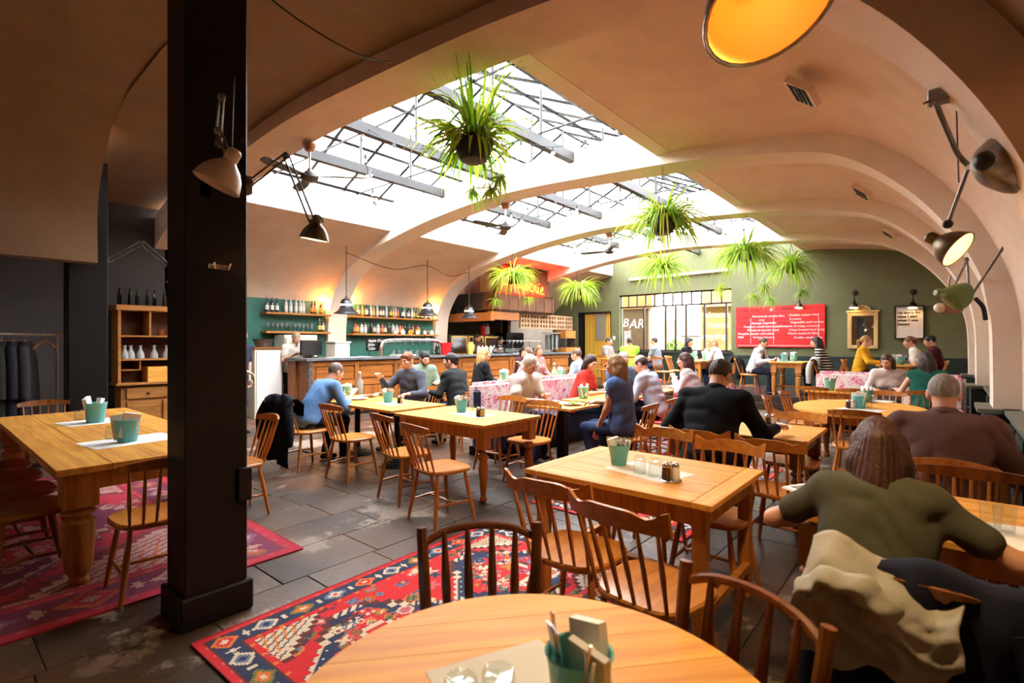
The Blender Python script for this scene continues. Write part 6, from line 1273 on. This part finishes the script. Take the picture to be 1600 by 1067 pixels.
person('woman with black pinned hair in a dark sweater seen from behind', -5.42, 5.22, 96, cloth('charcoal',(.022,.025,.028)), ('bun',(.016,.011,.010)), lean=.22, head=(.35,.1), fem=True, lh=(-.2,.40,.32), rh=(.22,.40,.32), bulk=1.15)
person('old man with white hair in a white t-shirt', -4.28, 5.2, -94, cloth('white_tee',(.66,.63,.60)), ('short',WHT), lean=.20, head=(-.1,.40), skin='tan', sleeve='short', lh=(-.05,.42,.38), rh=(.20,.46,.34), neckline=.8, q=.9, seat=.46)
person('woman with blonde brown hair in a blue top', -2.78, 5.22, 94, cloth('blue_top',(.075,.12,.27)), ('long',(.30,.16,.055)), lean=.08, head=(.05,.15), fem=True, sleeve='cap', skin='tan', lh=(-.14,.24,.08), rh=(.16,.42,.33), trousers=cloth('blue_skirt',(.03,.05,.12)), q=.95, bulk=1.1)
person('woman in a red top with straight dark hair', -4.28, 6.55, -75, cloth('red_top',(.62,.045,.035)), ('long',(.030,.014,.012)), lean=.30, head=(-.5,.35), fem=True, sleeve='short', lh=(-.1,.46,.34), rh=(.24,.46,.33))
person('balding man in a pale blue striped shirt', -3.02, 6.66, 94, cloth('pale_stripe',(.50,.55,.70)), ('bald',(.07,.04,.025)), lean=.30, head=(.1,.35), lh=(-.16,.46,.34), rh=(.26,.46,.36), collar=True, trousers=DARKT, bulk=1.1)
person('grey man in a blue jacket behind the balding man', -4.2, 7.7, -120, cloth('blue_jacket',(.08,.12,.22)), ('short',GREY), lean=.2, head=(0,.25), collar=True, trousers=DARKT, skin='fair')
person('woman in a white blouse with dark red hair, hand on chin', -2.92, 7.82, 96, cloth('white_blouse',(.68,.65,.68)), ('long',(.065,.018,.015)), lean=.22, head=(.0,.12), fem=True, lh=(-.06,.32,.48), rh=(.22,.44,.33))
person('blonde woman in a black top at the floral booth', -6.42, 6.62, -22, BLACKC, ('verylong',BLD), lean=.15, head=(-.2,.05), fem=True, lh=(-.2,.40,.32), rh=(.22,.40,.30), sleeve='rolled', z=.05, q=1.1)
person('woman with brown hair in a grey top, hand near mouth', -6.25, 7.98, 170, cloth('grey_top',(.34,.34,.38)), ('long',(.14,.07,.035)), lean=.12, head=(.1,.05), fem=True, lh=(-.1,.34,.55), rh=(.2,.4,.32), z=.05, q=1.1)
person('dark haired woman behind the woman in grey, looking down', -7.0, 8.5, -80, cloth('plum',(.06,.02,.03)), ('tail',(.035,.016,.012)), lean=.15, head=(-.2,.35), fem=True, z=.08, q=1.15)
person('woman with light brown hair at the far side of the bar end table', -7.0, 9.05, -90, cloth('pink_top',(.4,.2,.2)), ('bob',(.20,.10,.05)), lean=.12, head=(-.4,.15), fem=True, z=.08, q=1.15)
person('man in a pale blue shirt with cropped hair at the bar end table', -5.22, 8.35, 92, cloth('pale_blue',(.50,.58,.78)), ('crop',(.13,.075,.045)), lean=.28, head=(.1,.15), z=.05, collar=True, q=1.1, lh=(-.16,.42,.34), rh=(.2,.44,.34))
person('woman with dark hair in a green top seen from behind at the bench table', -.20, 9.42, 6, cloth('green_top',(.012,.10,.075)), ('long',(.022,.012,.010)), lean=.15, head=(.5,.1), fem=True, sleeve='none', lh=(-.34,.30,.34), rh=(.22,.40,.30), bulk=1.15)
person('person in a white top beside the woman in green', -.72, 10.05, 190, cloth('white_top',(.66,.58,.54)), ('bob',BR), lean=.28, head=(-.4,.3), fem=True, lh=(-.2,.4,.32), rh=(.2,.4,.32))
# platform
P3 = .30
person('man in a white shirt and tie facing right below the menu board', -3.56, 13.2, -92, cloth('white_shirt',(.66,.64,.68)), ('short',(.10,.05,.02)), z=P3, lean=.32, head=(0,.15), collar=True, trousers=DARKT, q=1.2, tie=navy, lh=(-.16,.46,.34), rh=(.2,.46,.34))
person('woman in a striped top with dark hair below the menu board', -2.05, 13.42, 94, stripes_mat(), ('verylong',(.03,.015,.010)), z=P3, lean=.28, head=(0,.1), fem=True, q=1.2, trousers=BLACKC)
person('woman in a yellow cardigan with glasses', -1.45, 13.45, -94, cloth('yellow',(.68,.34,.02)), ('tail',(.42,.20,.06)), z=P3, lean=.15, head=(0,.1), fem=True, q=1.1, glasses=True, lh=(-.16,.44,.32), rh=(.2,.46,.33), trousers=BLACKC)
person('woman in a white t-shirt with a reddish bun', -.36, 13.55, 96, cloth('white_tee2',(.68,.62,.56)), ('bun',(.17,.055,.025)), z=P3, lean=.28, head=(.1,.15), fem=True, q=1.1, sleeve='short')
person('man in a maroon shirt beside the woman with the bun', -.12, 14.25, 98, cloth('maroon',(.055,.008,.012)), ('short',(.03,.014,.010)), z=P3, lean=.15, head=(.1,.2), q=1.1)
person('woman in black with dark pinned hair at the window table', -5.55, 13.85, -88, BLACKC, ('bob',(.018,.014,.018)), z=P3, lean=.22, head=(-.1,.2), fem=True, q=1.25, neckline=.8)
person('woman in white with long fair hair at the window table', -4.45, 13.65, 92, cloth('white_knit',(.70,.66,.70)), ('verylong',(.42,.22,.09)), z=P3, lean=.30, head=(0,.25), fem=True, q=1.25, lh=(-.1,.34,.50), rh=(.2,.42,.33))
person('man in a grey t-shirt facing right by the slatted door', -8.05, 14.0, -88, cloth('grey_tee',(.22,.22,.24)), ('crop',(.03,.02,.015)), z=P3, lean=.12, head=(0,0), skin='tan', sleeve='short', q=1.3)
nv = person('person in a neon green vest by the window seen from behind', -6.95, 13.42, 20, cloth('neon',(.28,.85,.05)), ('crop',(.05,.03,.02)), z=P3, lean=.12, head=(.3,.1), skin='brown', sleeve='cap', q=1.3, bulk=1.1)
person('man in a grey t-shirt facing left by the window', -6.45, 14.2, 90, cloth('grey_tee2',(.24,.26,.30)), ('crop',(.05,.03,.025)), z=P3, lean=.10, head=(0,.05), sleeve='short', q=1.3)
# staff
person('barman in a white short sleeved shirt standing behind the bar', -10.5, 5.22, -92, cloth('barman_white',(.62,.55,.48)), ('short',(.42,.32,.20)), stand=True, lean=.22, head=(.1,.35), skin='fair', sleeve='short', collar=True, lh=(-.14,.40,.40), rh=(.14,.40,.42), trousers=BLACKC, neckline=.8, q=1.1)
person('woman in a floral dark top working in the kitchen', -10.6, 10.85, -110, mat('dark_floral',(.05,.02,.015),.9,col2=(.40,.16,.03),scale=16,lo=.30,hi=.36), ('tail',(.03,.013,.010)), stand=True, lh=(-.14,.36,.38), rh=(.14,.36,.38), lean=.10, head=(.2,.25), fem=True, skin='tan', q=1.25, s=1.02)
person('man in black working in the kitchen behind the glass rack', -10.65, 11.85, -100, BLACKC, ('short',BLK), stand=True, lh=(-.14,.36,.38), rh=(.14,.36,.38), lean=.15, head=(.1,.35), skin='tan', q=1.25, s=.98)
hid = at(388, 678, 0); person('person mostly hidden behind the black column, arm and shoe showing', hid.x-.12, hid.y-.12, -60, cloth('dark_tee',(.02,.03,.06)), ('short',DK), stand=True, lean=.05, sleeve='short', q=1.2, rh=(.10,.24,.20), lh=(-.22,.05,.0))
# ------------------------------------------------------------------ coats over chair backs
def drape(label, x, y, deg, m, w=.5, top=.88, length=.55, front=.3, seed=1, z=0, cat='jacket', depth=.1, parts=()):
    """a coat hung over a chair back: sheet over the rail with folds and a flopped collar"""
    t = thing('draped_jacket', label, cat, (x, y, z), math.radians(deg)); r = random.Random(seed); nx, ny = 22, 20; v = []; ph = r.uniform(0,6)
    for i in range(nx+1):
        u = -1+2*i/nx
        for j in range(ny+1):
            s = j/ny; L = front+length; a = s*L
            wv = .018*math.sin(u*9+ph+s*3)+.012*math.sin(u*17+2*ph)
            if a < front: px, pz = -.215+.035+wv*.6, top-(front-a)*.98
            else: px, pz = -.33-wv-.10*min(1,(a-front)*1.6)*depth*6, top-(a-front)
            if abs(a-front) < .05: k = (a-front)/.05; px = -.272-.05*k; pz = top+.012*(1-k*k)
            v.append((u*w/2*(1+.12*s+.05*math.sin(s*7+ph)), px, pz-.03*u*u*(1+s)+.01*math.sin(u*7+ph)))
    f = [(i*(ny+1)+j, (i+1)*(ny+1)+j, (i+1)*(ny+1)+j+1, i*(ny+1)+j+1) for i in range(nx) for j in range(ny)]
    o = MB().add(v, f).obj('cloth_body', m, t, 'all'); md = o.modifiers.new('thick','SOLIDIFY'); md.thickness = .012
    for s in (-1, 1):
        sl = MB().tube(curve([(s*w*.40,-.32,top-.08),(s*w*.52,-.36,top-.25),(s*w*.50,-.35,top-.55)],4), [.055]*4+[.06]*4+[.045], 10); sl.obj('sleeve', m, t, True)
    return t
drape('dark coat over the chair of the man in the blue hoodie', -5.95, 3.10, 4, cloth('coat_black',(.008,.009,.014)), .56, .88, .72, .2, 2)
jk = cloth('jacket_cream',(.36,.335,.28)); t = drape('cream and navy hooded jacket over the khaki woman\'s chair', -.03, 2.08, -2, cloth('jacket_navy',(.008,.009,.02)), .46, .87, .60, .15, 4)
hx = []; NU, NW = 44, 36
def ridge(v): return (1-abs(math.sin(v)))**2
for i in range(NU+1):
    for j in range(NW+1):
        u, w_ = i/NU, j/NW
        f_ = .022*ridge(u*7+1.2*math.sin(w_*4)+w_*2)*(.3+w_)+.016*ridge(w_*7-u*4+1.1*math.sin(u*6))+.007*ridge(u*17+w_*9)+.03*math.exp(-((u-.35)**2+(w_-.42)**2)*18)
        x_ = -.27+.36*u-.035*w_+.012*math.sin(w_*8+u*3); z_ = .885-.27*w_*(1-.25*u)+.035*math.sin(u*5.2+.6)*(1-w_)-.03*u+.012*math.sin(u*13)
        hx.append((x_, -.345-f_-.085*min(1,w_*3)+(.09*max(0,.16-w_)/.16), z_))
o = MB().add(hx, [(i*(NW+1)+j,(i+1)*(NW+1)+j,(i+1)*(NW+1)+j+1,i*(NW+1)+j+1) for i in range(NU) for j in range(NW)]).obj('cream_panel', jk, t, 'all'); md = o.modifiers.new('thick','SOLIDIFY'); md.thickness = .006
hx = []
for i in range(25):
    for j in range(15):
        a_ = -.5+3.6*i/24; k_ = j/14; rr = .11-.075*k_+.008*math.sin(a_*7); hx.append((-.16+rr*1.1*math.cos(a_)-.03*k_, -.445-.055*math.sin(PI*min(1,k_*1.15))-.008*ridge(a_*4+k_*5), .80+rr*.8*math.sin(a_)-.015*k_))
o = MB().add(hx, [(i*15+j,(i+1)*15+j,(i+1)*15+j+1,i*15+j+1) for i in range(24) for j in range(14)]).obj('hood', jk, t, 'all'); md = o.modifiers.new('thick','SOLIDIFY'); md.thickness = .006
drape('pale blue denim jacket over the chair of the woman in the white blouse', -2.80, 7.78, 92, cloth('denim_pale',(.32,.40,.50)), .48, .87, .36, .15, 6)
drape('pale coat over the chair beside the yellow cardigan', -1.95, 13.0, -85, cloth('coat_pale',(.48,.46,.43)), .46, .87, .5, .15, 7, z=.30)
drape('black coat over the chair under the long haired woman in white', -4.22, 13.25, 92, BLACKC, .44, .87, .5, .15, 8, z=.30)
